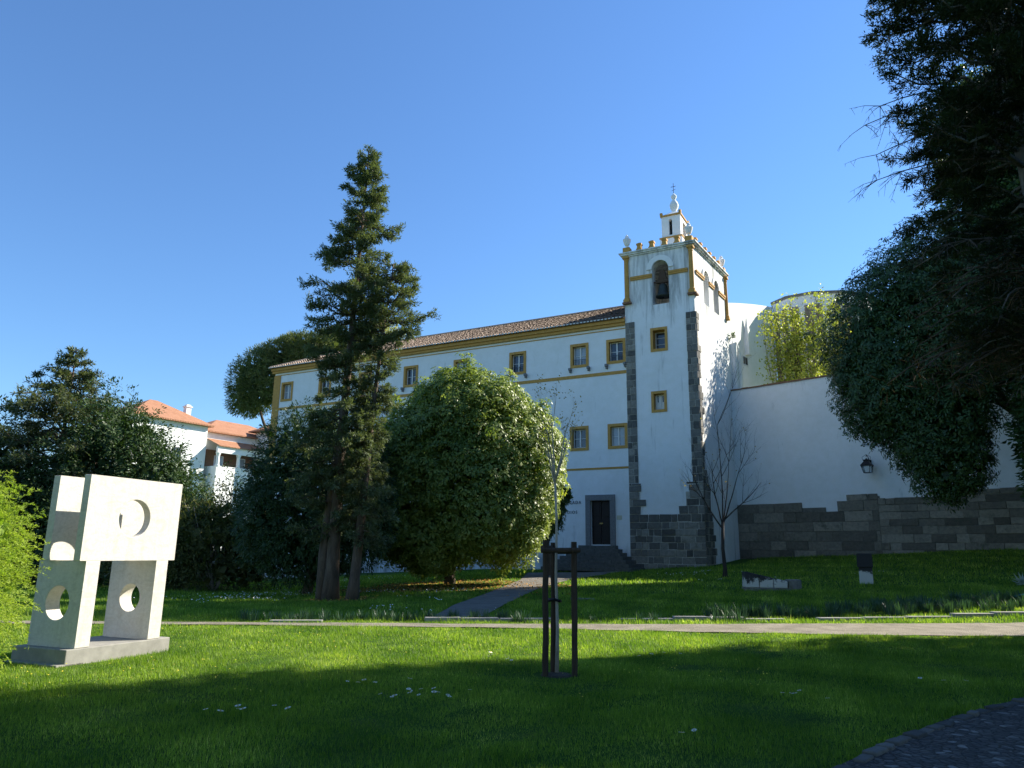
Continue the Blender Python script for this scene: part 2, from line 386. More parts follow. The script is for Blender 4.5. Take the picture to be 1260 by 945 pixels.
P2R = [(-.75, 18.4), (-.15, 22.3), (1.0, 28.5), (2.7, 34.5), (6.2, 41.0)]
ribbon('paved_path', P2L, P2R, M['slab'], .024, 60, .03, 'narrow grey path leading up to the entrance steps')
CBL = [(1.2, 4.6), (2.63, 6.2), (3.4, 6.96), (4.58, 7.98), (5.95, 9.02), (8.5, 11.0), (14, 15.0)]
CBR = [(4.2, 3.2), (5.2, 4.6), (6.4, 5.6), (8, 6.9), (9.4, 7.9), (12, 10), (18, 14)]
ribbon('cobbled_path', CBL, CBR, M['cobble'], .03, 50, .015, 'dark cobbled path in the near right corner')

def edging():
    mb = MB(); a = CBL
    d = np.r_[0, np.cumsum([math.dist(a[i], a[i+1]) for i in range(len(a)-1)])]; q = 0
    while q < d[-1] - .3:
        ln = random.uniform(.14, .3); x = float(np.interp(q, d, [p[0] for p in a])); y = float(np.interp(q, d, [p[1] for p in a])); x2 = float(np.interp(q+ln, d, [p[0] for p in a])); y2 = float(np.interp(q+ln, d, [p[1] for p in a]))
        u = Vector((x2-x, y2-y)).normalized(); nn = Vector((u.y, -u.x)); J = lambda: random.uniform(-.025, .025)
        P = [(x+J(), y+J()), (x2-u.x*.02+J(), y2-u.y*.02+J()), (x2-u.x*.02+nn.x*.12+J(), y2+nn.y*.12+J()), (x+nn.x*.13+J(), y+nn.y*.13+J())]
        if random.random() < .85: mb.prism(P, -.05, random.uniform(.035, .065), 0, random.random(), taper=.9)
        q += ln
    tag(mb.build('path_edging', M['edging'], bevel=.012), 'rough stones edging the cobbled path', kind='structure')
def kerb():
    a = np.array([(-7.6, 16.85), (-6.3, 16.95), (-3.2, 17.35), (-2, 17.65), (1.4, 18.3), (4.3, 18.85), (7.6, 19.15), (13, 20.1), (21, 21.6)])
    d = np.r_[0, np.cumsum(np.linalg.norm(np.diff(a, axis=0), axis=1))]
    s = 0; mb = MB()
    while s < d[-1] - 1.2:
        ln = random.uniform(.8, 1.5)
        if random.random() < .22: s += ln; continue
        p = [Vector((float(np.interp(q, d, a[:, 0])), float(np.interp(q, d, a[:, 1])))) for q in (s, s+ln-.02)]
        u = (p[1]-p[0]).normalized(); n = Vector((-u.y, u.x)); w = .11
        z = hh(*p[0]); tp = z + random.uniform(.045, .11)
        mb.prism([tuple(p[0]-n*w), tuple(p[1]-n*w), tuple(p[1]+n*w), tuple(p[0]+n*w)], z-.1, tp, taper=.985)
        s += ln
    o = mb.build('kerb', M['kerb'], bevel=.012); tag(o, 'pale stone kerb beside the gravel path', kind='structure')
kerb()
edging()

# ------------------------------------------------------------------ wall pieces
def wall_open(mb, x0, x1, z0, z1, th, ops, y=0.0, m=0, back=True, outer=True):
    """front wall in plane y with real openings. ops: (xa, xb, za, zb, arch, reveal depth); arch True: semicircle springs at zb"""
    xs = sorted({x0, x1, *[o[0] for o in ops], *[o[1] for o in ops]})
    zs = {z0, z1}
    for o in ops:
        zs.add(o[2]); zs.add(o[3] + ((o[1]-o[0])/2 + .1 if o[4] else 0))
        if o[4]: zs.add(o[3])
    zs = sorted(zs)
    ys = [y, y+th] if back else [y]
    for i in range(len(xs)-1):
        for k in range(len(zs)-1):
            a, b_, c, d = xs[i], xs[i+1], zs[k], zs[k+1]; mx, mz = (a+b_)/2, (c+d)/2
            inside = False
            for o in ops:
                if o[0]-1e-6 <= mx <= o[1]+1e-6:
                    if o[2] <= mz <= o[3]: inside = True
                    elif o[4] and o[3] <= mz <= o[3] + (o[1]-o[0])/2 + .1: inside = True
            if inside: continue
            for yy in ys: mb.face([(a, yy, c), (b_, yy, c), (b_, yy, d), (a, yy, d)], m)
    for o in ops:
        a, b_, c, d = o[:4]; dp = o[5] if len(o) > 5 else th; y1 = y + dp
        mb.face([(a, y, c), (b_, y, c), (b_, y1, c), (a, y1, c)], m)
        mb.face([(a, y, c), (a, y1, c), (a, y1, d), (a, y, d)], m)
        mb.face([(b_, y, c), (b_, y1, c), (b_, y1, d), (b_, y, d)], m)
        if not o[4]: mb.face([(a, y, d), (b_, y, d), (b_, y1, d), (a, y1, d)], m)
        else:
            r_ = (b_-a)/2; cx = (a+b_)/2; n = 14; top = d + r_ + .1
            P = [(cx - r_*math.cos(math.pi*i/n), d + r_*math.sin(math.pi*i/n)) for i in range(n+1)]
            for i in range(n):
                p, q = P[i], P[i+1]
                for yy in ys: mb.face([(p[0], yy, p[1]), (q[0], yy, q[1]), (q[0], yy, top), (p[0], yy, top)], m)
                mb.face([(p[0], y, p[1]), (q[0], y, q[1]), (q[0], y1, q[1]), (p[0], y1, p[1])], m)
    if outer and back:
        mb.face([(x0, y, z1), (x1, y, z1), (x1, y+th, z1), (x0, y+th, z1)], m)
        mb.face([(x0, y, z0), (x0, y+th, z0), (x0, y+th, z1), (x0, y, z1)], m)
        mb.face([(x1, y, z0), (x1, y+th, z0), (x1, y+th, z1), (x1, y, z1)], m)

def ring(mb, x0, x1, z0, z1, w, y0, y1, m=0):
    mb.box(x0, x0+w, y0, y1, z0, z1, m); mb.box(x1-w, x1, y0, y1, z0, z1, m)
    mb.box(x0+w, x1-w, y0, y1, z0, z0+w, m); mb.box(x0+w, x1-w, y0, y1, z1-w, z1, m)

def window(parent, x0, x1, z0, z1, style='pale', y=0.0, fw=.17, xf=None, railing=False, label=None, deep=.0):
    """ochre surround (outer box x0..x1, z0..z1) with sash and panes set back in the reveal"""
    f = MB(xf); ring(f, x0, x1, z0, z1, fw, y-.045, y+.28+deep); o = f.build('window', M['ochre'], parent)
    if label: o['label'] = label
    a, b_, c, d = x0+fw, x1-fw, z0+fw, z1-fw; yy = y+.19+deep
    s = MB(xf); ring(s, a+.004, b_-.004, c+.004, d-.004, .05, yy, yy+.06); mx = (a+b_)/2
    if style != 'tower_sash': s.box(mx-.045, mx+.045, yy-.01, yy+.06, c+.055, d-.055)
    nb = 3 if style == 'tower_sash' else 2
    for k in range(1, nb):
        zz = c + (d-c)*k/nb
        s.box(a+.05, (mx-.045 if style != 'tower_sash' else b_-.05), yy+.012, yy+.05, zz-.014, zz+.014)
        if style != 'tower_sash': s.box(mx+.045, b_-.05, yy+.012, yy+.05, zz-.014, zz+.014)
    if style == 'shutter':
        for q0, q1 in ((a+.05, mx-.045), (mx+.045, b_-.05)):
            s.box(q0, q1, yy+.014, yy+.04, c+.05, c+(d-c)*.5)
            s.box(q0, q0+.07, yy+.014, yy+.04, c+(d-c)*.5, d-.05); s.box(q1-.07, q1, yy+.014, yy+.04, c+(d-c)*.5, d-.05)
    s.build('sash', M['sash'], o)
    p = MB(xf); p.box(a+.03, b_-.03, yy+.045, yy+.055, c+.03, d-.03)
    p.build('pane', M['glass_pale'] if style == 'pale' else M['glass'], o)
    if railing:
        r_ = MB(xf); r_.box(a, b_, y+.04, y+.06, c+.34, c+.36)
        for q in range(9): xx = a + (b_-a)*(q+.5)/9; r_.box(xx-.007, xx+.007, y+.043, y+.057, c, c+.34)
        r_.build('railing', M['iron'], o)
    return o

def blocks(mb, xa, xb, z0, z1, y0, course=.42, inside=None, lmin=.45, lmax=.95, prot=.05, m=0, gap=.028, jit=.02):
    """courses of separate irregular stones"""
    z = z0
    while z < z1 - .05:
        ch = min(course*random.uniform(.85, 1.15), z1 - z); x = xa + random.uniform(-.3, 0)
        if z1 - (z+ch) < .12: ch = z1 - z
        while x < xb:
            ln = random.uniform(lmin, lmax); a = max(x, xa); b_ = min(x+ln, xb)
            if xb - b_ < .12: b_ = xb; ln = 99
            if b_ - a > .07 and (inside is None or inside((a+b_)/2, z+ch/2)):
                mb.box(a+gap/2, b_-gap/2, y0-prot*random.uniform(.6, 1.2), y0+.06, z+gap/2, z+ch-gap/2, m, random.random(), jit*.5)
            x += ln
        z += ch

# ------------------------------------------------------------------ convent building
A = R(61.5)
RZ = A - R(90)
T0 = (6.96, 43.0, 0)
conv = empty('convent_building', T0, RZ, 'long white convent wing with ochre trimmed windows and tiled roof left of the bell tower', 'building')
UPW = [-28.72, -24.8, -20.9, -16.75, -12.51, -8.13, -3.73, -1.30]
LOW = [-24.8, -20.9, -16.75, -12.51, -8.13, -3.79, -1.30]
def facade():
    ops = []
    for u in UPW: ops.append((u+.005, u+1.235, 12.905, 14.445, False, .55))
    for u in LOW: ops.append((u+.005, u+1.235, 7.665, 9.165, False, .55))
    ops.append((-2.46, -1.23, 2.06, 4.62, False, .4))
    mb = MB(); wall_open(mb, -29.5, 0, -1.5, 15.25, .6, ops)
    mb.box(-29.5, 0, .605, 10, -1.5, 15.2, 0)
    mb.build('wall', M['plaster'], conv)
facade()
for i, u in enumerate(UPW):
    st = ['pale', 'glass', 'glass', 'glass', 'pale', 'glass', 'pale', 'glass'][i]
    window(conv, u, u+1.24, 12.9, 14.45, st, railing=(i >= 5))
for i, u in enumerate(LOW):
    window(conv, u, u+1.24, 7.66, 9.17, 'glass' if i != 6 else 'pale')
def trim():
    mb = MB(); mb.box(-29.7, -.01, -.16, 0, 15.24, 15.42); mb.box(-29.75, -.01, -.26, 0, 15.42, 15.62); mb.build('cornice', M['ochre'], conv)
    for z0, z1, d in ((15.03, 15.09, .03), (12.22, 12.42, .03), (6.46, 6.58, .03)):
        mb = MB(); mb.box(-29.5, -.01, -d, 0, z0, z1); mb.build('belt_course', M['ochre'], conv)
    mb = MB(); mb.box(-29.56, -28.86, -.05, 0, -1.4, 12.21); mb.box(-29.56, -28.86, -.05, 0, 12.43, 15.02)
    mb.box(-29.56, -29.5, 0, .6, -1.4, 15.2); mb.build('corner_pilaster', M['ochre'], conv)
    mb = MB(); blocks(mb, -29.62, -28.9, -1.0, .35, -.06, .4, lmin=.5, lmax=.7); mb.box(-29.6, -28.92, -.06, -.001, -1.2, .34, 1); mb.build('corner_stone', [M['granite'], M['mortar']], conv)
    for u in UPW[3:]:
        for x in (u-.06, u+1.24-.06):
            if x > -.2: x = -.16
            mb = MB(); mb.prism([(x, -.26), (x+.16, -.26), (x+.16, 0), (x, 0)], 12.72, 12.88); mb.box(x+.02, x+.14, -.16, 0, 12.60, 12.72)
            mb.build('corbel', M['frame_stone'], conv, bevel=.015)
trim()
def roof():
    mb = MB(); x0, x1 = -29.95, -.02; ye, ze, yr = -.42, 15.66, 5.2; sl = .47; pitch = .235; rows = 26
    n = int((x1-x0)/pitch)
    prof = [(0, 0), (.22, .055), (.5, .075), (.78, .055), (1.0, 0)]
    for r_ in range(rows):
        ya = ye + (yr-ye)*r_/rows; yb = ye + (yr-ye)*(r_+1)/rows + .05
        za = ze + (ya-ye)*sl; zb = ze + (yb-ye)*sl - .03
        for i in range(n):
            t = min(1, max(0, random.gauss(.5, .28))); xx = x0 + i*pitch
            hipcut = (ya - ye) * 1.0
            if xx - x0 < hipcut - .3: continue
            jz = random.uniform(-.012, .012)
            for k in range(4):
                p, q = prof[k], prof[k+1]
                mb.face([(xx+p[0]*pitch, ya, za+p[1]+jz+.02), (xx+q[0]*pitch, ya, za+q[1]+jz+.02), (xx+q[0]*pitch, yb, zb+q[1]+jz), (xx+p[0]*pitch, yb, zb+p[1]+jz)], 0, t)
            if r_ == 0:
                mb.box(xx+.05, xx+pitch-.05, ye-.015, ye+.03, ze-.005, ze+.06, 1)
    mb.face([(x0, ye, ze-.03), (x1, ye, ze-.03), (x1, yr, ze+(yr-ye)*sl-.05), (x0+5.6, yr, ze+(yr-ye)*sl-.05)], 0, .2)
    mb.face([(x0, ye, ze-.03), (x1, ye, ze-.03), (x1, .4, ze-.035), (x0, .4, ze-.035)], 0, .2)
    top = ze+(yr-ye)*sl
    mb.face([(x0, ye, ze-.02), (x0+5.6, yr, top), (x0, 10.6, ze-.02)], 0, .5)
    mb.face([(x0+5.6, yr, top), (x1, yr, top), (x1, 10.6, ze-.02), (x0, 10.6, ze-.02)], 0, .5)
    o = mb.build('roof', [M['tile'], M['lime']], conv)
    mb = MB(); mb.tube([(x0+5.4, yr, top+.04), (x1, yr, top+.04)], .11, 8); mb.build('ridge_tiles', M['tile'], o)
    mb = MB(); mb.tube([(x0+.1, ye+.1, ze+.06), (x0+5.4, yr, top+.04)], .10, 8); mb.build('hip_tiles', M['tile'], o)
roof()
def door():
    mb = MB(); mb.box(-2.78, -2.46, -.10, .03, 2.0, 4.62); mb.box(-1.23, -.91, -.10, .03, 2.0, 4.62); mb.box(-2.78, -.91, -.12, .03, 4.62, 4.95)
    fr = mb.build('door', M['frame_stone'], conv, bevel=.012); fr['label'] = 'grey granite door surround with a dark panelled door'
    mb = MB(); 
    for a, b_ in ((-2.44, -1.86), (-1.83, -1.25)):
        mb.box(a, b_, .14, .2, 2.07, 4.6)
        for z0, z1 in ((2.25, 2.95), (3.1, 3.55), (3.7, 4.4)): mb.box(a+.09, b_-.09, .115, .14, z0, z1)
    mb.build('door_leaf', M['door'], fr, bevel=.008)
    mb = MB(); mb.box(-1.95, -1.74, .095, .12, 3.25, 3.33); mb.lathe(-1.845, .10, [(.02, 3.2), (.035, 3.24), (.02, 3.28)], 8); mb.build('door_handle', M['brass'], fr)
    mb = MB(); mb.box(-.83, -.52, -.03, -.001, 3.50, 3.73); mb.build('plaque', M['plaque'], conv, bevel=.004)
door()
def text(s, x_right, z, cap, parent, center=None):
    cu = bpy.data.curves.new('txt', 'FONT'); cu.body = s; cu.size = cap/.69; cu.extrude = .012; cu.offset = -.002; cu.space_character = 1.36; cu.resolution_u = 2
    t = bpy.data.objects.new('txt', cu); COL.objects.link(t)
    dg = bpy.context.evaluated_depsgraph_get(); me = bpy.data.meshes.new_from_object(t.evaluated_get(dg)); bpy.data.objects.remove(t)
    xs = [v.co.x for v in me.vertices]; w = max(xs); sx = .86
    me.materials.clear(); me.materials.append(M['letter'])
    o = bpy.data.objects.new('inscription', me); COL.objects.link(o); o.parent = parent
    x = (center - w*sx/2) if center is not None else (x_right - w*sx)
    o.matrix_local = Matrix.Translation((x, -.016, z)) @ Matrix.Rotation(R(90), 4, 'X') @ Matrix.Diagonal((sx, 1, 1, 1))
    return o
text('POUSADA', -3.08, 4.44, .19, conv)
text('LOIOS', -3.34, 3.86, .19, conv)

# steps
def steps():
    st = empty('entrance_steps', (T0[0], T0[1], 0), RZ, 'dark worn granite steps rising to the building door', 'steps')
    for k in range(7):
        z1 = 2.0 - .2*k; e = .26*k; mb = MB(); f = -.7 - .30*k
        x = -3.0 - e
        while x < -.70 + e - .1:
            ln = random.uniform(.8, 1.4); b_ = min(x+ln, -.70+e)
            if -.70+e-b_ < .3: b_ = -.70+e
            mb.box(x+.004, b_-.004, f, -.20, z1-.2, z1, 0, .5, .006); x = b_
        mb.build('step', M['step_stone'], st, bevel=.015)
    mb = MB(); mb.box(-4.5, .8, -2.3, -.205, -.6, .2); mb.build('step_base', M['step_stone'], st)
steps()

# ------------------------------------------------------------------ bell tower
tow = empty('bell_tower', T0, RZ, 'tall white bell tower with granite corners and ochre merlons', 'tower')
TW = 4.30; SK = R(5.0); SL = 6.3; FY = -.12
def side_xf(s, o, z):   # s along the right side from the front corner, o inwards
    return (TW + s*math.sin(SK) - o*math.cos(SK), FY + s*math.cos(SK) + o*math.sin(SK), z)
def tower():
    TI = [(1.56, 2.60, 13.31, 14.78), (1.50, 2.43, 9.64, 10.90)]
    ops = [(a+.005, b_-.005, c+.005, d-.005, False, .7) for a, b_, c, d in TI] + [(1.78, 2.80, 16.25, 18.52, True, .7)]
    mb = MB(); wall_open(mb, 0, TW, 0, 19.75, .7, ops, y=FY)
    mb2 = MB(side_xf)
    wall_open(mb2, 0.0, SL, 0, 19.75, .7, [(1.75, 2.75, 16.5, 18.2, True), (3.65, 4.65, 16.5, 18.2, True)], y=0)
    b0 = len(mb.v); mb.v += mb2.v; mb.f += [[i+b0 for i in f] for f in mb2.f]; mb.m += mb2.m; mb.t += mb2.t
    # back, left, floor and ceiling
    back = [side_xf(SL, 0, 0)[:2]]
    mb.prism([(0, FY+.7), (.6, FY+.7), (.6, 6.1), (0, 6.1)], 0, 19.75)
    mb.prism([(.6, 5.6), (4.3, 5.6), (4.3, 6.12), (.6, 6.1)], 0, 19.75)
    mb.prism([(.6, .6), (3.7, .6), (4.1, 5.6), (.6, 5.6)], 15.9, 16.2)
    mb.prism([(.1, FY+.1), (TW-.1, FY+.1), (4.75, 6.0), (.1, 6.0)], 19.7, 19.9)
    mb.build('tower_wall', M['plaster_tower'], tow)
    for (a, b_, c, d), st in zip(TI, ('tower_sash', 'shutter')):
        window(tow, a, b_, c, d, st, y=FY, fw=.155, deep=.3 if st == 'tower_sash' else .12)
    # granite: left quoin, right quoin, lower mass with the ragged upper edge seen on the wall
    edgeL = [(5.6, .62), (5.2, .90), (4.78, .70), (4.33, .84), (3.95, .68), (3.7, 1.2)]
    def ins(u, z):
        if z > 5.5: return u < .62 or u > 3.70
        if u < 2: lim = .90 if 5.18 < z < 5.5 else .68 if z > 4.78 else .84 if z > 4.33 else .68 if z > 3.95 else 1.2 if z > 3.55 else 9; return u < lim
        lim = 3.40 if z > 5.2 else 3.46 if z > 4.7 else 3.24 if z > 4.35 else 3.28 if z > 4.1 else 2.98 if z > 3.83 else 2.60 if z > 3.55 else 0
        return u > lim
    q = MB(); blocks(q, .0, .60, 5.55, 15.35, FY-.012, .40, lmin=.25, lmax=.6)
    blocks(q, 3.74, 4.32, 5.55, 15.5, FY-.012, .40, lmin=.25, lmax=.6)
    blocks(q, .0, 4.34, .2, 5.55, FY-.012, .42, ins, .3, .85, gap=.036, jit=.03)
    q.box(.0, .60, FY-.03, FY-.003, 5.0, 15.33, 1); q.box(3.76, 4.31, FY-.03, FY-.003, 5.0, 15.48, 1)
    q.box(.0, 4.31, FY-.03, FY-.003, .2, 3.5, 1); q.box(0, .66, FY-.03, FY-.003, 3.5, 5.0, 1); q.box(3.32, 4.31, FY-.03, FY-.003, 3.5, 5.0, 1)
    q.build('front_quoins', [M['granite'], M['mortar']], tow, bevel=.012)
    q = MB(side_xf)
    def ins2(s, z): 
        lim = .30 + .28*math.sin(z*2.1)*.5 + .12 if z > 6.5 else .45 + (6.5-z)*.25
        return s < lim
    blocks(q, 0, 2.0, .2, 15.5, -.012, .40, ins2, .25, .6); q.box(0.0, .28, -.03, -.003, .2, 15.45, 1); q.box(0, 1.1, -.03, -.003, .2, 4.6, 1)
    q.build('side_quoins', [M['granite'], M['mortar']], tow, bevel=.012)
    # sloping buttress foot at the corner
    # cornice
    mb = MB(); P = [(-.02, FY), (TW, FY), side_xf(SL, 0, 0)[:2], (0, 6.1)]
    for z0, z1, e in ((19.62, 19.70, .08), (19.70, 19.80, .17), (19.80, 19.88, .24)):
        mb.prism([(P[0][0]-e, P[0][1]-e), (P[1][0]+e*1.05, P[1][1]-e), (P[2][0]+e, P[2][1]+e), (P[3][0]-e, P[3][1]+e)], z0, z1)
    mb.build('cornice', M['plaster_tower'], tow)
    # corner columns
    def column(u, y):
        mb = MB(); mb.box(u-.19, u+.19, y-.19, y+.19, 16.62, 16.80); mb.lathe(u, y, [(.17, 16.8), (.18, 16.88), (.145, 16.95), (.14, 18.2), (.125, 19.25), (.15, 19.3), (.13, 19.36), (.18, 19.46)], 14)
        mb.box(u-.20, u+.20, y-.20, y+.20, 19.46, 19.615); mb.build('corner_column', M['ochre'], tow, bevel=.008)
    column(.17, FY-.05); column(TW-.10, FY-.03); sx = side_xf(SL-.15, -.02, 0); column(sx[0], sx[1])
    mb = MB(); mb.box(-.08, .46, FY-.26, FY, 16.50, 16.61); mb.build('column_ledge', M['tilebrown'], tow)
    mb = MB(); mb.box(3.95, TW+.2, FY-.24, FY+.35, 16.50, 16.61); mb.build('column_ledge', M['tilebrown'], tow)
    # imposts (ochre string at the springing)
    for a, b_ in ((.40, 1.79), (2.79, 3.98)):
        mb = MB(); mb.box(a, b_, FY-.075, FY-.001, 18.0, 18.12); mb.box(a, b_, FY-.11, FY-.001, 18.12, 18.24); mb.build('impost_band', M['ochre'], tow)
    for a, b_ in ((.35, 1.77), (2.73, 3.67), (4.63, 5.9)):
        mb = MB(side_xf); mb.box(a, b_, -.075, -.001, 17.95, 18.07); mb.box(a, b_, -.11, -.001, 18.07, 18.19); mb.build('impost_band', M['ochre'], tow)
    # arch mouldings
    def mould(xf, cx, r0, r1, zs, zb, y0):
        mb = MB(xf); n = 18
        for i in range(n):
            a0, a1 = math.pi*i/n, math.pi*(i+1)/n
            p = [(cx-r0*math.cos(a0), zs+r0*math.sin(a0)), (cx-r0*math.cos(a1), zs+r0*math.sin(a1)), (cx-r1*math.cos(a1), zs+r1*math.sin(a1)), (cx-r1*math.cos(a0), zs+r1*math.sin(a0))]
            f = [(x, y0-.07, z) for x, z in p]; b_ = [(x, y0-.001, z) for x, z in p]
            mb.face(f); 
            for k in range(4): mb.face([f[k], f[(k+1) % 4], b_[(k+1) % 4], b_[k]])
        return mb
    mould(None, 2.29, .52, .84, 18.52, 16.25, FY).build('arch_moulding', M['plaster'], tow)
    for c in (2.25, 4.15): mould(side_xf, c, .51, .72, 18.2, 16.5, 0).build('arch_moulding', M['plaster_clean'], tow)
    # merlons
    def merlon(x, y, rz=0):
        mb = MB(); Q = lambda r_: [(x-r_, y-r_), (x+r_, y-r_), (x+r_, y+r_), (x-r_, y+r_)]
        mb.prism(Q(.19), 19.882, 20.0); mb.prism(Q(.17), 20.0, 20.14, taper=.76); mb.prism(Q(.129), 20.14, 20.30, taper=1.0); mb.prism(Q(.165), 20.30, 20.40); mb.prism(Q(.12), 20.40, 20.46, taper=.7)
        mb.build('merlon', M['ochre'], tow)
    for u in (1.0, 1.80, 2.60, 3.38): merlon(u, FY+.12)
    for s_ in (.85, 1.72, 2.6, 3.45, 4.3, 5.15): p = side_xf(s_, .12, 0); merlon(p[0], p[1])
    for s_ in (1.0, 2.0, 3.0, 4.0, 5.0): merlon(.12, s_)
    def urn(x, y):
        mb = MB(); mb.box(x-.22, x+.22, y-.22, y+.22, 19.88, 20.26, 1)
        mb.lathe(x, y, [(.14, 20.26), (.10, 20.34), (.08, 20.4), (.16, 20.5), (.25, 20.78), (.26, 20.86), (.20, 20.9), (.12, 20.98), (.13, 21.04), (.05, 21.16), (.01, 21.22)], 14)
        mb.build('urn', [M['plaster_clean'], M['ochre']], tow)
    urn(.18, FY+.15); urn(TW-.2, FY+.15); p = side_xf(SL-.15, .15, 0); urn(p[0], p[1]); urn(.18, 5.9)
    # lantern on the roof
    a, b_, c, d = 1.74, 2.98, 2.45, 4.35
    mb = MB(); mb.box(a-.1, b_+.1, c-.1, d+.1, 19.9, 21.55)
    wall_open(mb, a, b_, 21.55, 23.1, .25, [(2.22, 2.44, 21.75, 22.75, True)], y=c)
    mb.box(a, a+.25, c+.25, d, 21.55, 23.1); mb.box(b_-.25, b_, c+.25, c+.55, 21.55, 23.1); mb.box(b_-.25, b_, d-.5, d, 21.55, 23.1); mb.box(b_-.25, b_, c+.55, d-.5, 22.8, 23.1); mb.box(a+.25, b_-.25, d-.25, d, 21.55, 23.1)
    lan = mb.build('lantern', M['plaster_clean'], tow)
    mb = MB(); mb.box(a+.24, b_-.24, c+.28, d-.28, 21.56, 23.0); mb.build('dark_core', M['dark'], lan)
    mb = MB(); mb.box(a-.14, b_+.14, c-.14, d+.14, 21.50, 21.60); mb.build('lantern_band', M['ochre'], lan)
    mb = MB(); mb.box(a-.07, b_+.07, c-.07, d+.07, 23.08, 23.18)
    for x, y in ((a, c), (b_, c), (b_, d), (a, d)): mb.box(x-.08, x+.08, y-.08, y+.08, 23.18, 23.36)
    mb.build('lantern_band', M['ochre'], lan)
    mb = MB(); mb.prism([(a, c), (b_, c), (b_, d), (a, d)], 23.18, 23.62, taper=.35); mb.build('lantern_cap', M['plaster_clean'], lan)
    cx, cy = (a+b_)/2, (c+d)/2
    mb = MB(); mb.lathe(cx, cy, [(.24, 23.6), (.17, 23.72), (.15, 23.8), (.27, 24.05), (.30, 24.25), (.2, 24.5), (.1, 24.6), (.12, 24.68), (.19, 24.82), (.19, 24.9), (.1, 25.02), (.02, 25.1)], 14); mb.build('finial', M['plaster_clean'], lan, smooth=True)
    mb = MB(); mb.tube([(cx, cy, 25.05), (cx, cy, 25.85)], .018, 5); mb.tube([(cx-.17, cy, 25.6), (cx+.17, cy, 25.6)], .018, 5); mb.tube([(cx-.12, cy, 25.32), (cx+.15, cy, 25.38)], .014, 5); mb.build('cross', M['iron'], lan)
tower()
def bell():
    o = empty('bell', (0, 0, 0), 0, 'dark bronze bell hanging in the front arch of the tower', 'bell')
    o.location = conv.matrix_basis @ Vector((2.33, .22, 16.78)); o.rotation_euler = (0, 0, RZ)
    mb = MB(); mb.lathe(0, 0, [(.44, 0), (.43, .06), (.35, .16), (.29, .4), (.26, .66), (.2, .8), (.08, .86)], 20); mb.build('bell_body', M['bronze'], o, smooth=True)
    mb = MB(); mb.prism([(-.42, -.1), (.42, -.1), (.42, .1), (-.42, .1)], .9, 1.12)
    mb.prism([(-.26, -.09), (.26, -.09), (.26, .09), (-.26, .09)], 1.12, 1.75, taper=.55); mb.box(-.12, .12, -.07, .07, .8, .9)
    mb.tube([(-.62, 0, 1.0), (.62, 0, 1.0)], .05, 8); mb.build('headstock', M['oldwood'], o, bevel=.02)
    mb = MB(); mb.tube([(0, 0, .6), (0, 0, -.08)], [.02, .05], 8); mb.build('clapper', M['iron'], o)
bell()

# ------------------------------------------------------------------ terrace wall right of the tower
W0 = (14.2, 46.0); WA = math.atan2(35.9-46.0, 24.5-14.2)
tw = empty('terrace_wall', (W0[0], W0[1], 0), WA, 'tall white terrace wall standing on a granite base right of the tower', 'wall')
def terrace():
    mb = MB(); mb.box(-.6, 34, 0, .9, -.5, 11.86); mb.build('wall', M['plaster'], tw)
    mb = MB(); x = -.6
    while x < 34: mb.box(x, x+.42, -.07, .97, 11.86 + random.uniform(-.01, .01), 11.93 + random.uniform(0, .03), 0, random.random()); x += .43
    mb.build('coping', M['tilebrown'], tw)
    def ins(x, z):
        top = .22*math.sin(x*3.1)*math.sin(x*1.3+z) + 4.45 if x < 5.38 else 3.95 if x < 6.2 else 4.25 if x < 6.6 else 4.95 if x < 8.34 else 4.58 if x < 10 else 4.72 if x < 11.5 else 4.86
        return z < top
    q = MB()
    blocks(q, -.6, 8.2, .2, 4.95, -.03, .56, ins, .7, 1.9, .05, gap=.016, jit=.03); q2 = q
    blocks(q, 8.2, 33, .2, 4.95, -.03, .42, lambda x, z: z < (4.58 if x < 10 else 4.72 if x < 11.5 else 4.95), .4, 1.7, .06, gap=.016, jit=.04)
    q.box(-.6, 5.36, -.04, -.002, -.3, 4.28, 1); q.box(5.36, 6.6, -.05, -.002, -.3, 3.9, 1); q.box(6.6, 8.3, -.05, -.002, -.3, 4.8, 1); q.box(8.3, 33, -.05, -.002, -.3, 4.5, 1)
    q.build('granite_base', [M['rubble'], M['mortar_dark']], tw, bevel=.02)
terrace()
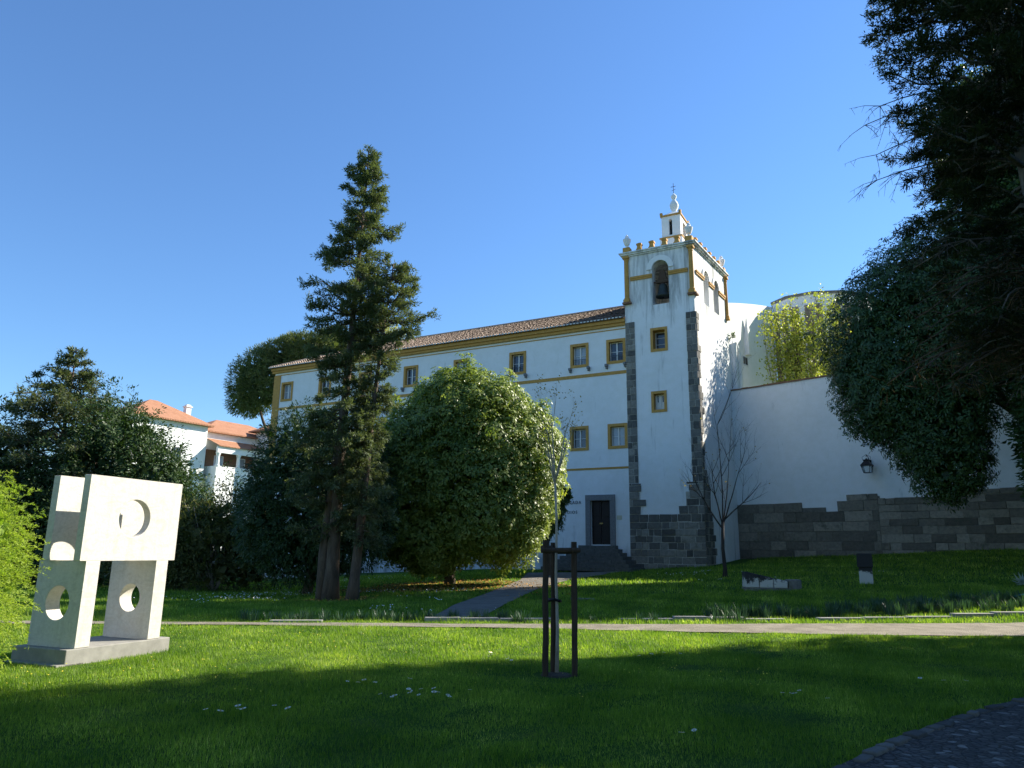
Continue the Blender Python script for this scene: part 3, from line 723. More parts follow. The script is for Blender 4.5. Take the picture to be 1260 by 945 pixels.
def wall_lamp():
    o = empty('wall_lamp', (0, 0, 0), WA, 'black iron lantern on a bracket on the white terrace wall', 'lamp')
    o.location = tw.matrix_basis @ Vector((8.0, -.62, 6.05))
    mb = MB(); mb.tube([(0, .62, .62), (0, .3, .86), (0, .05, .98), (0, 0, .86)], .018, 6); mb.tube([(.0, .62, .15), (0, .35, .45), (0, .3, .86)], .014, 6); mb.box(-.05, .05, .58, .62, .05, .75); mb.build('bracket', M['iron'], o)
    mb = MB(); S = lambda r_: [(-r_, -r_), (r_, -r_), (r_, r_), (-r_, r_)]
    mb.prism(S(.17), -.03, 0); mb.prism(S(.27), .38, .42); mb.prism(S(.25), .42, .60, taper=.5); mb.prism(S(.13), .60, .70, taper=1.15); mb.prism(S(.06), .70, .78, taper=.3)
    for sx, sy in ((-1, -1), (1, -1), (1, 1), (-1, 1)): mb.tube([(sx*.16, sy*.16, 0), (sx*.245, sy*.245, .38)], .014, 5)
    mb.tube([(-.2, 0, .70), (-.22, 0, .85), (0, 0, .98), (.22, 0, .85), (.2, 0, .70)], .01, 5)
    mb.build('lamp_frame', M['iron'], o)
    m, n, l, b = new_mat('clear_lamp_glass'); b.inputs['Base Color'].default_value = (.85, .9, .92, 1); b.inputs['Transmission Weight'].default_value = .85; b.inputs['Roughness'].default_value = .12; b.inputs['IOR'].default_value = 1.05
    mb = MB(); mb.prism(S(.155), 0.0, .38, taper=1.5); mb.build('lamp_glass', m, o)
wall_lamp()

# ------------------------------------------------------------------ church behind the terrace
def church():
    ch = empty('church_apse', (14.2, 46.3, 0), 0, 'white church apse with stone pilasters behind the terrace wall', 'church')
    a = R(40); Dx, Dy = math.sin(a), math.cos(a)
    def wx(s, o, z): return (s*Dx - o*Dy, s*Dy + o*Dx, z)      # o inwards (left)
    mb = MB(wx); N = 16; top = lambda s: 17.95 + .27*s - .004*s*s
    for i in range(N):
        s0, s1 = -1 + 9.6*i/N, -1 + 9.6*(i+1)/N
        mb.face([(s0, 0, 5), (s1, 0, 5), (s1, 0, top(s1)), (s0, 0, top(s0))]); mb.face([(s0, 0, top(s0)), (s1, 0, top(s1)), (s1, .8, top(s1)), (s0, .8, top(s0))])
        mb.face([(s0, .8, 5), (s1, .8, 5), (s1, .8, top(s1)), (s0, .8, top(s0))])
    mb.face([(8.6, 0, 5), (8.6, .8, 5), (8.6, .8, top(8.6)), (8.6, 0, top(8.6))])
    mb.build('side_wall', M['plaster_clean'], ch)
    mb = MB(wx); mb.box(2.75, 3.2, -.30, 0, 14.95, 16.3); mb.prism([(2.75, -.30), (3.2, -.30), (3.2, 0), (2.75, 0)], 16.3, 17.6, taper=.25); mb.build('buttress', M['plaster_clean'], ch)
    mb = MB(wx); mb.tube([(.55, -.1, 5), (.55, -.1, 15.2)], .22, 10); mb.tube([(1.35, -.1, 5), (1.35, -.1, 14.6), (.9, 0, 15.4)], .2, 10); mb.build('rounded_shaft', M['plaster_clean'], ch)
    mb = MB(wx); mb.box(2.2, 3.15, -.02, .1, 14.15, 14.85); o = mb.build('window', M['sash'], ch)
    mb = MB(wx); mb.box(2.32, 2.64, -.03, .0, 14.25, 14.75); mb.box(2.70, 3.03, -.03, .0, 14.25, 14.75); mb.build('pane', M['glass'], o)
    B = [(19.75, 52.9), (20.3, 51.5), (21.8, 50.4), (23.7, 50.1), (25.8, 50.6), (27.3, 52.2), (27.8, 55), (26, 59), (22.7, 59)]
    B = [(x-14.2, y-46.3) for x, y in B]
    mb = MB(); mb.prism(B, 5, 20.15); mb.build('apse_wall', M['plaster'], ch)
    n = len(B); cx = sum(p[0] for p in B)/n; cy = sum(p[1] for p in B)/n
    G = lambda k: [(cx+(x-cx)*k, cy+(y-cy)*k) for x, y in B]
    mb = MB(); mb.prism(G(1.02), 20.15, 20.25); mb.prism(G(1.035), 20.25, 20.34); mb.prism(G(1.03), 20.34, 21.3, taper=.2); mb.build('roof', M['frame_stone'], ch)
    # stone pilasters along the faces
    for k in (0, 1, 2, 3):
        p = Vector(B[k]); q = Vector(B[k+1]); u = (q-p).normalized(); nn = Vector((u.y, -u.x))
        L = (q-p).length
        for s0, s1 in (((.08*L, .42*L), (.66*L, .98*L)) if k < 2 else ((.05*L, .3*L), (.7*L, .95*L))):
            mb = MB(lambda x, y, z: (p.x + u.x*x + nn.x*y, p.y + u.y*x + nn.y*y, z))
            blocks(mb, s0, s1, 8, 19.4, .05, .45, None, .3, .6, -.06)
            mb.box(s0, s1, 0.002, .05, 8, 19.4, 1); mb.build('stone_pilaster', [M['pilaster_stone'], M['mortar']], ch)
church()

# ------------------------------------------------------------------ far buildings on the left
def hip(mb, x0, x1, y0, y1, z0, rise, e=.5, m=0):
    x0 -= e; x1 += e; y0 -= e; y1 += e; w = min(x1-x0, y1-y0)/2
    if x1-x0 > y1-y0: a, b_ = (x0+w, (y0+y1)/2), (x1-w, (y0+y1)/2)
    else: a, b_ = ((x0+x1)/2, y0+w), ((x0+x1)/2, y1-w)
    A_, B_ = (a[0], a[1], z0+rise), (b_[0], b_[1], z0+rise)
    P = [(x0, y0, z0), (x1, y0, z0), (x1, y1, z0), (x0, y1, z0)]
    if x1-x0 > y1-y0: fs = [[P[0], P[1], B_, A_], [P[1], P[2], B_], [P[2], P[3], A_, B_], [P[3], P[0], A_]]
    else: fs = [[P[0], P[1], A_], [P[1], P[2], B_, A_], [P[2], P[3], B_], [P[3], P[0], A_, B_]]
    for f in fs: mb.face(f, m, random.random())
    mb.box(x0, x1, y0, y1, z0-.14, z0-.01, m)
def m_farroof():
    m, n, l, b = new_mat('far_terracotta_roof'); v = mapping(n, l, (1, 1, 1)); w = n.new('ShaderNodeTexWave'); w.inputs['Scale'].default_value = 1.6; w.inputs['Distortion'].default_value = .6; l.new(v, w.inputs['Vector'])
    s = noise(n, l, 1.5, 5, .6); rr = ramp(n, [(.2, (.33, .145, .07)), (.8, (.46, .23, .13))]); l.new(s.outputs[0], rr.inputs[0])
    r2 = ramp(n, [(0, (.8, .78, .75)), (1, (1.05, 1.05, 1.05))]); l.new(w.outputs[0], r2.inputs[0]); c = mixc(n, l, 1.0, rr.outputs[0], r2.outputs[0], 'MULTIPLY')
    l.new(c, b.inputs['Base Color']); b.inputs['Roughness'].default_value = .85; bump(n, l, b, w.outputs[0], .5, .08); return m
M['farroof'] = m_farroof()
def far_building():
    fb = empty('white_villa', (-39.47, 75, 0), R(90-33.5), 'distant white villa with hipped terracotta roofs and a chimney behind the left trees', 'house')
    # local x along the lit side (away from camera), local y to the left
    mb = MB(); mb.box(0, 8.9, 0, 8, -4, 15.0); mb.build('main_wall', M['plaster_clean'], fb)
    mb = MB(); hip(mb, 0, 8.9, 0, 8, 15.15, 2.6); rf = mb.build('main_roof', M['farroof'], fb)
    mb = MB(); mb.box(7.4, 8.0, 2.2, 2.8, 15.2, 17.3); mb.box(7.3, 8.1, 2.1, 2.9, 17.3, 17.42); mb.box(7.45, 7.95, 2.25, 2.75, 17.42, 17.6); mb.build('chimney', M['plaster_clean'], rf)
    mb = MB(); mb.box(9.2, 20, 1.0, 9, -4, 14.6); mb.build('wing_wall', M['plaster_clean'], fb)
    mb = MB(); hip(mb, 9.3, 22, 1.0, 9, 14.75, 2.2); mb.build('wing_roof', M['farroof'], fb)
    mb = MB(); mb.box(16.2, 22, -4, .9, -4, 15.4); mb.build('end_wall', M['plaster_clean'], fb)
    mb = MB(); hip(mb, 16.2, 22, -4, .9, 15.55, 1.7, .7); mb.build('end_roof', M['farroof'], fb)
    # portico with lean-to roof
    mb = MB(); x0, x1 = 9.5, 16.1
    mb.face([(x0, -1.6, 12.9), (x1, -1.6, 12.9), (x1, .95, 13.9), (x0, .95, 13.9)], 0); mb.face([(x0, -1.6, 12.8), (x1, -1.6, 12.8), (x1, -1.6, 12.9), (x0, -1.6, 12.9)]); mb.build('portico_roof', M['farroof'], fb)
    mb = MB(); mb.box(9.5, 16.1, -1.4, -1.1, 12.1, 12.8); mb.box(9.5, 16.1, -1.4, .9, -4, 10.6)
    for x in (9.7, 12.4, 15.4): mb.lathe(x, -1.25, [(.26, 10.6), (.2, 10.8), (.18, 11.7), (.3, 12.1)], 10)
    mb.build('portico', M['plaster_clean'], fb)
    mb = MB(); mb.box(9.6, 16, .8, .99, 10.6, 12.6); mb.build('portico_back', M['tilebrown'], fb)
    for x in (11.2, 14.2):
        mb = MB(); ring(mb, x-.6, x+.6, 10.65, 12.0, .1, .72, .8); w = mb.build('window', M['sash'], fb); mb = MB(); mb.box(x-.5, x+.5, .74, .78, 10.75, 11.9); mb.build('pane', M['glass_pale'], w)
    for x, z in ((2.2, 11.5), (5.4, 11.5)):
        mb = MB(); ring(mb, x-.5, x+.5, z-.8, z+.8, .1, -.05, .01); w = mb.build('window', M['frame_stone'], fb); mb = MB(); mb.box(x-.4, x+.4, -.02, .005, z-.7, z+.7); mb.build('pane', M['glass'], w)
far_building()
def old_wall():
    o = empty('garden_wall', (-40, 57, 0), 0, 'low old grey masonry wall behind the bushes on the left', 'wall')
    mb = MB(); blocks(mb, 0, 22.2, -1.6, 1.1, 0, .45, None, .6, 1.4, .05); mb.box(0, 22.2, -.02, .5, -1.6, 1.05, 1); mb.build('masonry', [M['rubble'], M['mortar_dark']], o)
old_wall()

# ------------------------------------------------------------------ sculpture
def sculpture():
    a = R(22); o = empty('stone_sculpture', (-6.04, 10.54, 0), R(90)-a, 'pale marble sculpture of upright slabs pierced by round holes on the lawn', 'sculpture')
    # local x = v (away), local y = u (to the left)
    def slab(name, mat, plane, c0, c1, s0, s1, z0, z1, hc, hz, hr):
        """plane 'x': slab is thin in x between c0,c1 ; spans s0..s1 in y. plane 'y' the reverse"""
        mb = MB(); n = 40
        P = lambda c, s_, z: (c, s_, z) if plane == 'x' else (s_, c, z)
        circ = [(hc + hr*math.cos(2*math.pi*i/n), hz + hr*math.sin(2*math.pi*i/n)) for i in range(n)]
        def outer(i):
            an = 2*math.pi*i/n; dx, dz = math.cos(an), math.sin(an)
            t = min([(s1-hc)/dx if dx > 1e-9 else 1e9, (s0-hc)/dx if dx < -1e-9 else 1e9, (z1-hz)/dz if dz > 1e-9 else 1e9, (z0-hz)/dz if dz < -1e-9 else 1e9])
            return (hc+dx*t, hz+dz*t)
        corners = [(s1, z1), (s0, z1), (s0, z0), (s1, z0)]
        for c in (c0, c1):
            for i in range(n):
                p, q = circ[i], circ[(i+1) % n]; r_, s_ = outer((i+1) % n), outer(i)
                mid = [k for k in corners if (abs(k[0]-s_[0]) < 1e-6 or abs(k[1]-s_[1]) < 1e-6) and (abs(k[0]-r_[0]) < 1e-6 or abs(k[1]-r_[1]) < 1e-6) and not (abs(s_[0]-r_[0]) < 1e-6 or abs(s_[1]-r_[1]) < 1e-6)]
                poly = [p, q, r_] + mid[:1] + [s_]
                mb.face([P(c, *w) for w in poly])
        for i in range(n):
            p, q = circ[i], circ[(i+1) % n]; mb.face([P(c0, *p), P(c0, *q), P(c1, *q), P(c1, *p)])
        E = [(s0, z0), (s1, z0), (s1, z1), (s0, z1)]
        for i in range(4):
            p, q = E[i], E[(i+1) % 4]; mb.face([P(c0, *p), P(c0, *q), P(c1, *q), P(c1, *p)])
        return weld(mb.build(name, mat, o))
    mb = MB(); mb.box(0, 1.78, -.02, 1.06, -.12, .215); mb.build('plinth', M['marble_base'], o, bevel=.012)
    mb = MB(); mb.box(-.12, .3, -.02, 1.02, -.2, .03); mb.build('footing', M['marble_base'], o, bevel=.01)
    slab('lower_slab', M['marble'], 'x', .135, .36, .0, .95, .217, 1.395, .47, .81, .235)
    slab('lower_slab', M['marble'], 'x', 1.36, 1.585, .0, .95, .217, 1.395, .48, .82, .21)
    slab('upper_panel', M['marble'], 'y', .0, .13, .03, 1.71, 1.397, 2.61, .86, 2.02, .28)
    slab('upper_panel', M['marble'], 'y', .63, .76, .03, 1.71, 1.397, 2.61, .86, 2.02, .28)
sculpture()

# ------------------------------------------------------------------ small stones, stakes
def carved_block():
    x, y = 12.85, 27.2; z = hh(x, y); o = empty('stone_block', (x, y, z), R(-25), 'upright weathered stone block, dark above and pale below, on the lawn', 'stone')
    mb = MB(); mb.prism([(-.23, -.2), (.22, -.2), (.22, .22), (-.23, .22)], -.1, .56); mb.prism([(-.27, -.24), (.25, -.24), (.26, .25), (-.27, .25)], .56, 1.06, taper=.96)
    b_ = mb.build('block', M['lichen'], o, bevel=.03)
carved_block()
def ruin():
    x, y = 8.15, 26.3; z = hh(x, y); o = empty('stone_fragment', (x, y, z), R(-6), 'long sloping weathered stone fragment lying on the lawn', 'stone')
    for k in range(3):
        x0 = k*.47; mb = MB(); t0 = .66-.075*k*1.4; t1 = t0-.10
        mb.f = []; P = [(x0, -.3), (x0+.45, -.3), (x0+.45, .35), (x0, .35)]
        b0 = len(mb.v)
        for p in P: mb.vert((p[0], p[1], .12))
        for p, t in zip(P, (t0, t1, t1-.02, t0-.02)): mb.vert((p[0]+random.uniform(-.01, .01), p[1], t))
        for q in ((0, 1, 5, 4), (1, 2, 6, 5), (2, 3, 7, 6), (3, 0, 4, 7), (4, 5, 6, 7), (3, 2, 1, 0)): mb.f.append([b0+i for i in q]); mb.m.append(0); mb.t.append(.5)
        mb.build('drum_section', M['lichen'], o, bevel=.03)
    mb = MB(); mb.prism([(1.43, -.28), (1.75, -.2), (1.98, .1), (1.9, .35), (1.43, .35)], -.05, .40, taper=.93); mb.build('end_stone', M['granite'], o, bevel=.03)
    mb = MB(); mb.box(-.02, 1.42, -.32, .36, -.15, .115); mb.build('base_slab', M['granite'], o, bevel=.02)
ruin()
def cover():
    x, y = 2.3, 24.2; o = MB(); o.prism([(x-.35, y-.3), (x+.4, y-.25), (x+.4, y+.3), (x-.35, y+.25)], hh(x, y)-.02, hh(x, y)+.05)
    tag(o.build('drain_cover', M['granite'], None, bevel=.01, loc=(x, y, hh(x, y))), 'small flat dark drain cover in the shaded lawn', 'cover')
cover()
def stakes():
    o = empty('tree_stake_frame', (.66, 10.3, 0), 0, 'dark wooden stake frame tied around the young tree', 'tree stakes')
    P = [(-.17, -.06, 1.76), (-.05, .20, 1.73), (.22, -.02, 1.74)]
    for x, y, z in P:
        mb = MB(); n = 9; pts = [(x + random.uniform(-.006, .006), y, -.2 + (z+.2)*i/n) for i in range(n+1)]; mb.tube(pts, [.042 + random.uniform(-.003, .003) for _ in range(n+1)], 10); mb.build('post', M['stake'], o)
    mb = MB(); mb.tube([(-.24, -.11, 1.62), (.30, -.07, 1.63)], .034, 8); mb.build('rail', M['stake'], o)
    mb = MB(); mb.tube([(-.22, -.10, 1.66), (-.02, .26, 1.66)], .03, 8); mb.build('rail', M['stake'], o)
    mb = MB(); mb.tube([(-.1, .26, 1.60), (.27, .0, 1.61)], .03, 8); mb.build('rail', M['stake'], o)
    mb = MB(); mb.tube([(-.12, .13, .95), (-.05, .08, .97), (.03, .1, .95), (.05, .17, .94), (-.03, .24, .95), (-.12, .2, .96), (-.12, .13, .95)], .02, 6); mb.build('tie', M['iron'], o)
    mb = MB(); mb.lathe(-.02, .05, [(.26, -.02), (.18, .02), (.05, .03)], 14); mb.build('soil_mound', M['soil'], o)
stakes()
# ================================================================== VEGETATION
def unit(v): return v / np.maximum(np.linalg.norm(v, axis=-1, keepdims=True), 1e-9)
def rand_dir(n): return unit(rng.normal(size=(n, 3)))
def wob(P, f, seed):
    r = np.random.default_rng(seed); s = np.zeros(len(P))
    for k in range(5):
        d = r.normal(size=3)*f*(1+.55*k); s += np.sin(P @ d + r.uniform(0, 6.28))/(1+.5*k)
    return s/2.2
def leaves(base, axis, length, width, tint, fold=.25, up=None):
    """N rhombic leaves"""
    N = len(base); axis = unit(axis)
    ref = rand_dir(N) if up is None else unit(up + .35*rng.normal(size=(N, 3)))
    side = unit(np.cross(axis, ref)); nrm = np.cross(side, axis)
    L = np.broadcast_to(np.asarray(length, float).reshape(-1, 1), (N, 1)); Wd = np.broadcast_to(np.asarray(width, float).reshape(-1, 1), (N, 1))
    mid = base + axis*L*.5 - nrm*Wd*fold
    V = np.stack([base, mid + side*Wd*.5, base + axis*L, mid - side*Wd*.5], 1)
    return V.reshape(-1, 3), np.clip(tint, 0, 1)
def crown_points(blobs, dens, shell=(.8, 1.03), seed=1, lump=.10, freq=1.2):
    """points in the outer shells of overlapping ellipsoids, minus those buried inside a neighbour"""
    out = []; nor = []
    for b in blobs:
        c = np.array(b[:3]); r = np.array(b[3:6]); area = 4*math.pi*((r[0]*r[1])**1.6/3+(r[0]*r[2])**1.6/3+(r[1]*r[2])**1.6/3)**(1/1.6)
        n = int(area*dens); d = rand_dir(n); s = rng.uniform(shell[0], shell[1], (n, 1)) * (1 + lump*wob(d*r, freq, seed)[:, None] + lump*.8*wob(d*r + c, freq*.42, seed+1)[:, None])
        p = c + d*r*s; keep = np.ones(n, bool)
        for o in blobs:
            if o is b: continue
            q = (p - np.array(o[:3]))/np.array(o[3:6]); keep &= (np.linalg.norm(q, axis=1) > .80)
        out.append(p[keep]); nor.append(unit(d/r)[keep])
    return np.concatenate(out), np.concatenate(nor)
def broad_crown(blobs, mat, parent, dens=14, per=16, cl=.24, ll=.14, lw=.05, seed=1, lump=.10, freq=1.2, droop=.35, fill=True, tvar=.16, name='crown', shell=(.8, 1.03), whorl=False):
    P, Nn = crown_points(blobs, dens, shell, seed, lump, freq)
    ct = np.clip(rng.normal(.42, tvar, len(P)) + .12*wob(P, .8, seed+3), 0, 1)
    n = len(P); k = per
    base = np.repeat(P, k, 0); N3 = np.repeat(Nn, k, 0)
    if whorl:   # umbrella shaped whorls whose leaves droop from a common tip
        cn = unit(Nn*.75 + np.array([0, 0, .65]) + rng.normal(0, .28, (n, 3))); C3 = np.repeat(cn, k, 0)
        t_ = rand_dir(n*k); t_ = unit(t_ - C3*np.sum(t_*C3, 1, keepdims=True)); q = rng.uniform(0.05, 1, (n*k, 1))
        pos = base + t_*q*cl + C3*(.10 - .32*q*q)*cl*1.6; ax = unit(t_ - C3*(.25 + .55*q) + rng.normal(0, .18, (n*k, 3)))
        V, T = leaves(pos, ax, rng.uniform(.7, 1.15, n*k)*ll, rng.uniform(.8, 1.1, n*k)*lw, np.repeat(ct, k) + rng.normal(0, .12, n*k), up=C3*2.5)
    else:
        d = unit(rng.normal(size=(n*k, 3)) + N3*.9)
        off = d*rng.uniform(.15, 1, (n*k, 1))*cl
        ax = unit(d + N3*.3 + np.array([0, 0, -droop]))
        V, T = leaves(base+off, ax, rng.uniform(.7, 1.15, n*k)*ll, rng.uniform(.8, 1.1, n*k)*lw, np.repeat(ct, k) + rng.normal(0, .14, n*k), up=N3+d*.6)
    if fill:   # inner foliage so that the crown has depth and blocks light
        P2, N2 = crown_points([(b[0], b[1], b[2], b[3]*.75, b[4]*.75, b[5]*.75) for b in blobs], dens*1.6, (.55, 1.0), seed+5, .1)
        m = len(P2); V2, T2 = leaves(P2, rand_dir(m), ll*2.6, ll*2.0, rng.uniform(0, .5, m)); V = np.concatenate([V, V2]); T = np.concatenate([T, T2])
    return np_mesh(name, V, 4, mat, T, parent)
def limb_path(p0, p1, bend=.15, n=7, sag=0):
    p0 = Vector(p0); p1 = Vector(p1); L = (p1-p0).length; a = Vector((random.uniform(-1, 1), random.uniform(-1, 1), random.uniform(-.5, .5)))*bend*L
    return [p0.lerp(p1, i/n) + a*math.sin(math.pi*i/n) + Vector((0, 0, -sag*math.sin(math.pi*i/n))) for i in range(n+1)]
def trunk(parent, mat, segs, name='trunk'):
    mb = MB()
    for pts, r0, r1 in segs:
        n = len(pts)-1; mb.tube(pts, [r0 + (r1-r0)*(i/n)**.8 for i in range(n+1)], 10 if r0 > .08 else 6)
    return mb.build(name, mat, parent, smooth=True)
def conifer(root, H, prof, mat, bark, nb=90, zlo=.12, lean=(0, 0), r0=.3, droop=.15, dens=1.0, card=(.16, .045), up=.25, seed=1, lop=None, tip=True, per=1.0, limbr=.03, twig=.42, trunkparts=True, tmid=.5):
    """irregular conifer: trunk, separate limbs, flat sprays of small needle cards. prof(t, az) -> limb length"""
    r = random.Random(seed); mb = MB(); Vs = []; Ts = []
    tp = [Vector((lean[0]*t + .05*math.sin(5*t+seed), lean[1]*t + .05*math.cos(4*t), H*t - .15*(1-t))) for t in [i/14 for i in range(15)]]
    mb.tube(tp, [max(.02, r0*(1-.93*(i/14)**.85)) * (1.35 if i == 0 else 1) for i in range(15)], 12)
    def at(t): f = t*14; i = min(13, int(f)); return tp[i].lerp(tp[i+1], f-i)
    for b in range(nb):
        t = zlo + (1-zlo)*((b + r.random())/nb)**.9; az = r.uniform(0, 2*math.pi); L = prof(t, az)
        if L < .12: continue
        L *= r.uniform(.75, 1.12); p = at(t); d = Vector((math.cos(az), math.sin(az), up*(.3+1.3*t) - droop*(1-t))).normalized()
        n = 5; pts = [p + d*L*i/n + Vector((0, 0, -droop*L*(i/n)**2 + .06*L*math.sin(i*2.1+b))) for i in range(n+1)]
        mb.tube(pts, [limbr*(L/2+.4)*(1-.8*i/n) for i in range(n+1)], 4)
        # sprays along limb
        ns = max(3, int(L*9*dens)); ss = np.array([r.uniform(.18, 1.03) for _ in range(ns)])
        PP = np.array([pts[min(n, int(s*n))].lerp(pts[min(n, int(s*n)+1)], s*n - int(s*n)) if s < 1 else pts[n] for s in ss])
        side = np.cross(np.array(d), [0, 0, 1.0]); side /= max(np.linalg.norm(side), 1e-6)
        w = twig*(L*.35+.25)*(1.15 - .75*ss)
        td = unit(np.array(d)*rng.uniform(.4, 1.1, (ns, 1)) + side*np.sign(rng.normal(size=(ns, 1)))*rng.uniform(.3, 1.2, (ns, 1)) + rng.normal(0, .25, (ns, 3)) + np.array([0, 0, -.12]))
        k = max(6, int(15*per)); u = rng.uniform(0, 1, (ns, k, 1))
        base = PP[:, None, :] + td[:, None, :]*u*w[:, None, None]*1.4 + rng.normal(0, .045, (ns, k, 3)) - np.array([0, 0, .25])*(u*w[:, None, None])**2
        axd = td[:, None, :]*.9 + rng.normal(0, .55, (ns, k, 3)); base = base.reshape(-1, 3); axd = axd.reshape(-1, 3)
        tn = np.repeat(rng.normal(tmid, .18, ns), k) + rng.normal(0, .12, ns*k)
        V, T = leaves(base, axd, rng.uniform(.6, 1.3, len(base))*card[0], card[1], tn, .1, up=np.array([0, 0, 1.0]) + 0*base); Vs.append(V); Ts.append(T)
    mb.build('trunk', bark, root, smooth=True)
    return np_mesh('crown', np.concatenate(Vs), 4, mat, np.concatenate(Ts), root)

def plant_root(name, x, y, label, cat='tree', group=None): return empty(name, (x, y, hh(x, y)), 0, label, cat, group)
def shift(blobs, o): return [(b[0]-o[0], b[1]-o[1], b[2]-o[2], *b[3:]) for b in blobs]

# --- big rounded broadleaf tree in the centre
def dome_tree():
    x, y = -2.6, 33.2; z = hh(x, y); o = plant_root('dome_tree', x, y, 'large rounded broadleaf tree with sunlit glossy crown before the long white wing')
    B = [(-1.7, 32.2, 5.5, 3.5, 3.3, 3.9), (-3.9, 32.6, 4.7, 2.9, 3, 3.8), (-.1, 32.4, 4.9, 2.5, 2.6, 3.6), (-1.6, 30.6, 4.2, 2.3, 1.9, 2.9), (-.3, 31.4, 3.3, 1.9, 1.7, 1.9), (.9, 32.6, 5.6, 1.5, 1.8, 2.3), (-2.1, 32, 7.4, 2.6, 2.4, 2.0), (-3.3, 31.4, 2.2, 1.7, 1.8, 1.6), (-5.0, 33.0, 3.4, 1.5, 2, 2.2)]
    broad_crown(shift(B, (x, y, z)), M['leaf_dome'], o, dens=23, per=17, cl=.23, ll=.16, lw=.075, seed=4, lump=.12, freq=1.9, shell=(.84, 1.05), whorl=True)
    sg = [(limb_path((0, 0, -.2), (.2, 0, 3.2), .04), .26, .18)]
    for q in ((1.6, -.3, 4.2), (-1.3, .3, 4.0), (.4, 1.2, 5.2), (.6, -1.4, 4), (.9, 0, 6.5), (-1.9, -.4, 2.6)): sg.append((limb_path((.1, 0, random.uniform(.6, 2.6)), q, .12), .13, .03))
    trunk(o, M['bark'], sg)
dome_tree()
def dark_tree_behind():
    x, y = 2.0, 38.5; z = hh(x, y); o = plant_root('broadleaf_tree', x, y, 'darker broadleaf tree showing behind the right edge of the big rounded tree')
    B = [(1.3, 38.5, 4.8, 1.6, 1.6, 2.7), (.2, 38.5, 5, 2.2, 2, 3.4), (1.9, 38.2, 3.8, .95, 1.0, 1.3), (2.62, 38.2, 4.45, .5, .6, .5)]
    broad_crown(shift(B, (x, y, z)), M['leaf_dark'], o, dens=16, per=15, seed=9, ll=.18, lw=.06, whorl=True); trunk(o, M['bark'], [(limb_path((0, 0, -.2), (-.3, 0, 4.5), .05), .2, .06)])
dark_tree_behind()
def bay_tree():
    x, y = -7.9, 29.5; z = hh(x, y); o = plant_root('bay_tree', x, y, 'dark dense evergreen tree standing behind the two tall conifer trunks')
    B = [(-8.3, 29.5, 4.3, 2.3, 2.3, 2.9), (-7.0, 29.5, 3.6, 2.4, 2.3, 3.0), (-9.0, 29.2, 2.8, 1.6, 1.8, 2.1), (-6.2, 29.0, 2.6, 1.7, 1.8, 1.9), (-8.0, 29, 1.9, 1.8, 1.6, 1.6)]
    broad_crown(shift(B, (x, y, z)), M['leaf_bay'], o, dens=17, per=15, cl=.22, ll=.15, lw=.05, seed=14, lump=.13, droop=.7); trunk(o, M['bark'], [(limb_path((0, 0, -.2), (0, 0, 4), .05), .22, .08), (limb_path((0, 0, 1), (1.4, 0, 3), .1), .1, .03)])
bay_tree()
def tall_conifers():   # two trees, each its own thing
    x, y = -6.0, 25.4; o = plant_root('tall_conifer', x, y, 'tallest conifer with a dark double trunk at its foot', group='tall conifers in the middle of the lawn')
    def prof(t, az):
        e = np.interp(t, [.10, .22, .32, .42, .47, .55, .62, .70, .80, .9, 1.0], [.9, 1.3, 1.5, 1.25, .85, 1.3, 1.5, 1.35, 1.2, .8, .25])
        return e*(1 + .28*math.sin(3*az + t*17) - (.20*math.cos(az) if .45 < t < .75 else 0))
    conifer(o, 16.5, prof, M['needle'], M['bark'], nb=290, zlo=.13, lean=(.35, 0), r0=.25, seed=3, dens=1.25, per=1.9, card=(.14, .038), droop=.12)
    mb = MB(); mb.tube([(-.30, .1, -.2), (-.32, .1, 1.5), (-.16, .05, 4), (.08, 0, 7)], [.2, .17, .13, .05], 10); mb.build('second_trunk', M['bark'], o, smooth=True)
    x, y = -5.25, 25.1; o = plant_root('tall_conifer', x, y, 'shorter pale trunked conifer leaning right beside the tallest conifer', group='tall conifers in the middle of the lawn')
    def prof2(t, az):
        e = np.interp(t, [.12, .3, .5, .66, .72, .8, .88, .95, 1.0], [.8, 1.0, .65, .45, 1.0, 1.35, 1.25, .95, .3])
        return e*(1 + .25*math.sin(2*az + t*11) + (.18*math.cos(az) if t > .6 else 0))
    conifer(o, 11.8, prof2, M['needle'], M['bark'], nb=170, zlo=.16, lean=(.85, 0), r0=.19, seed=8, dens=1.25, per=1.9, card=(.14, .038), droop=.12)
tall_conifers()
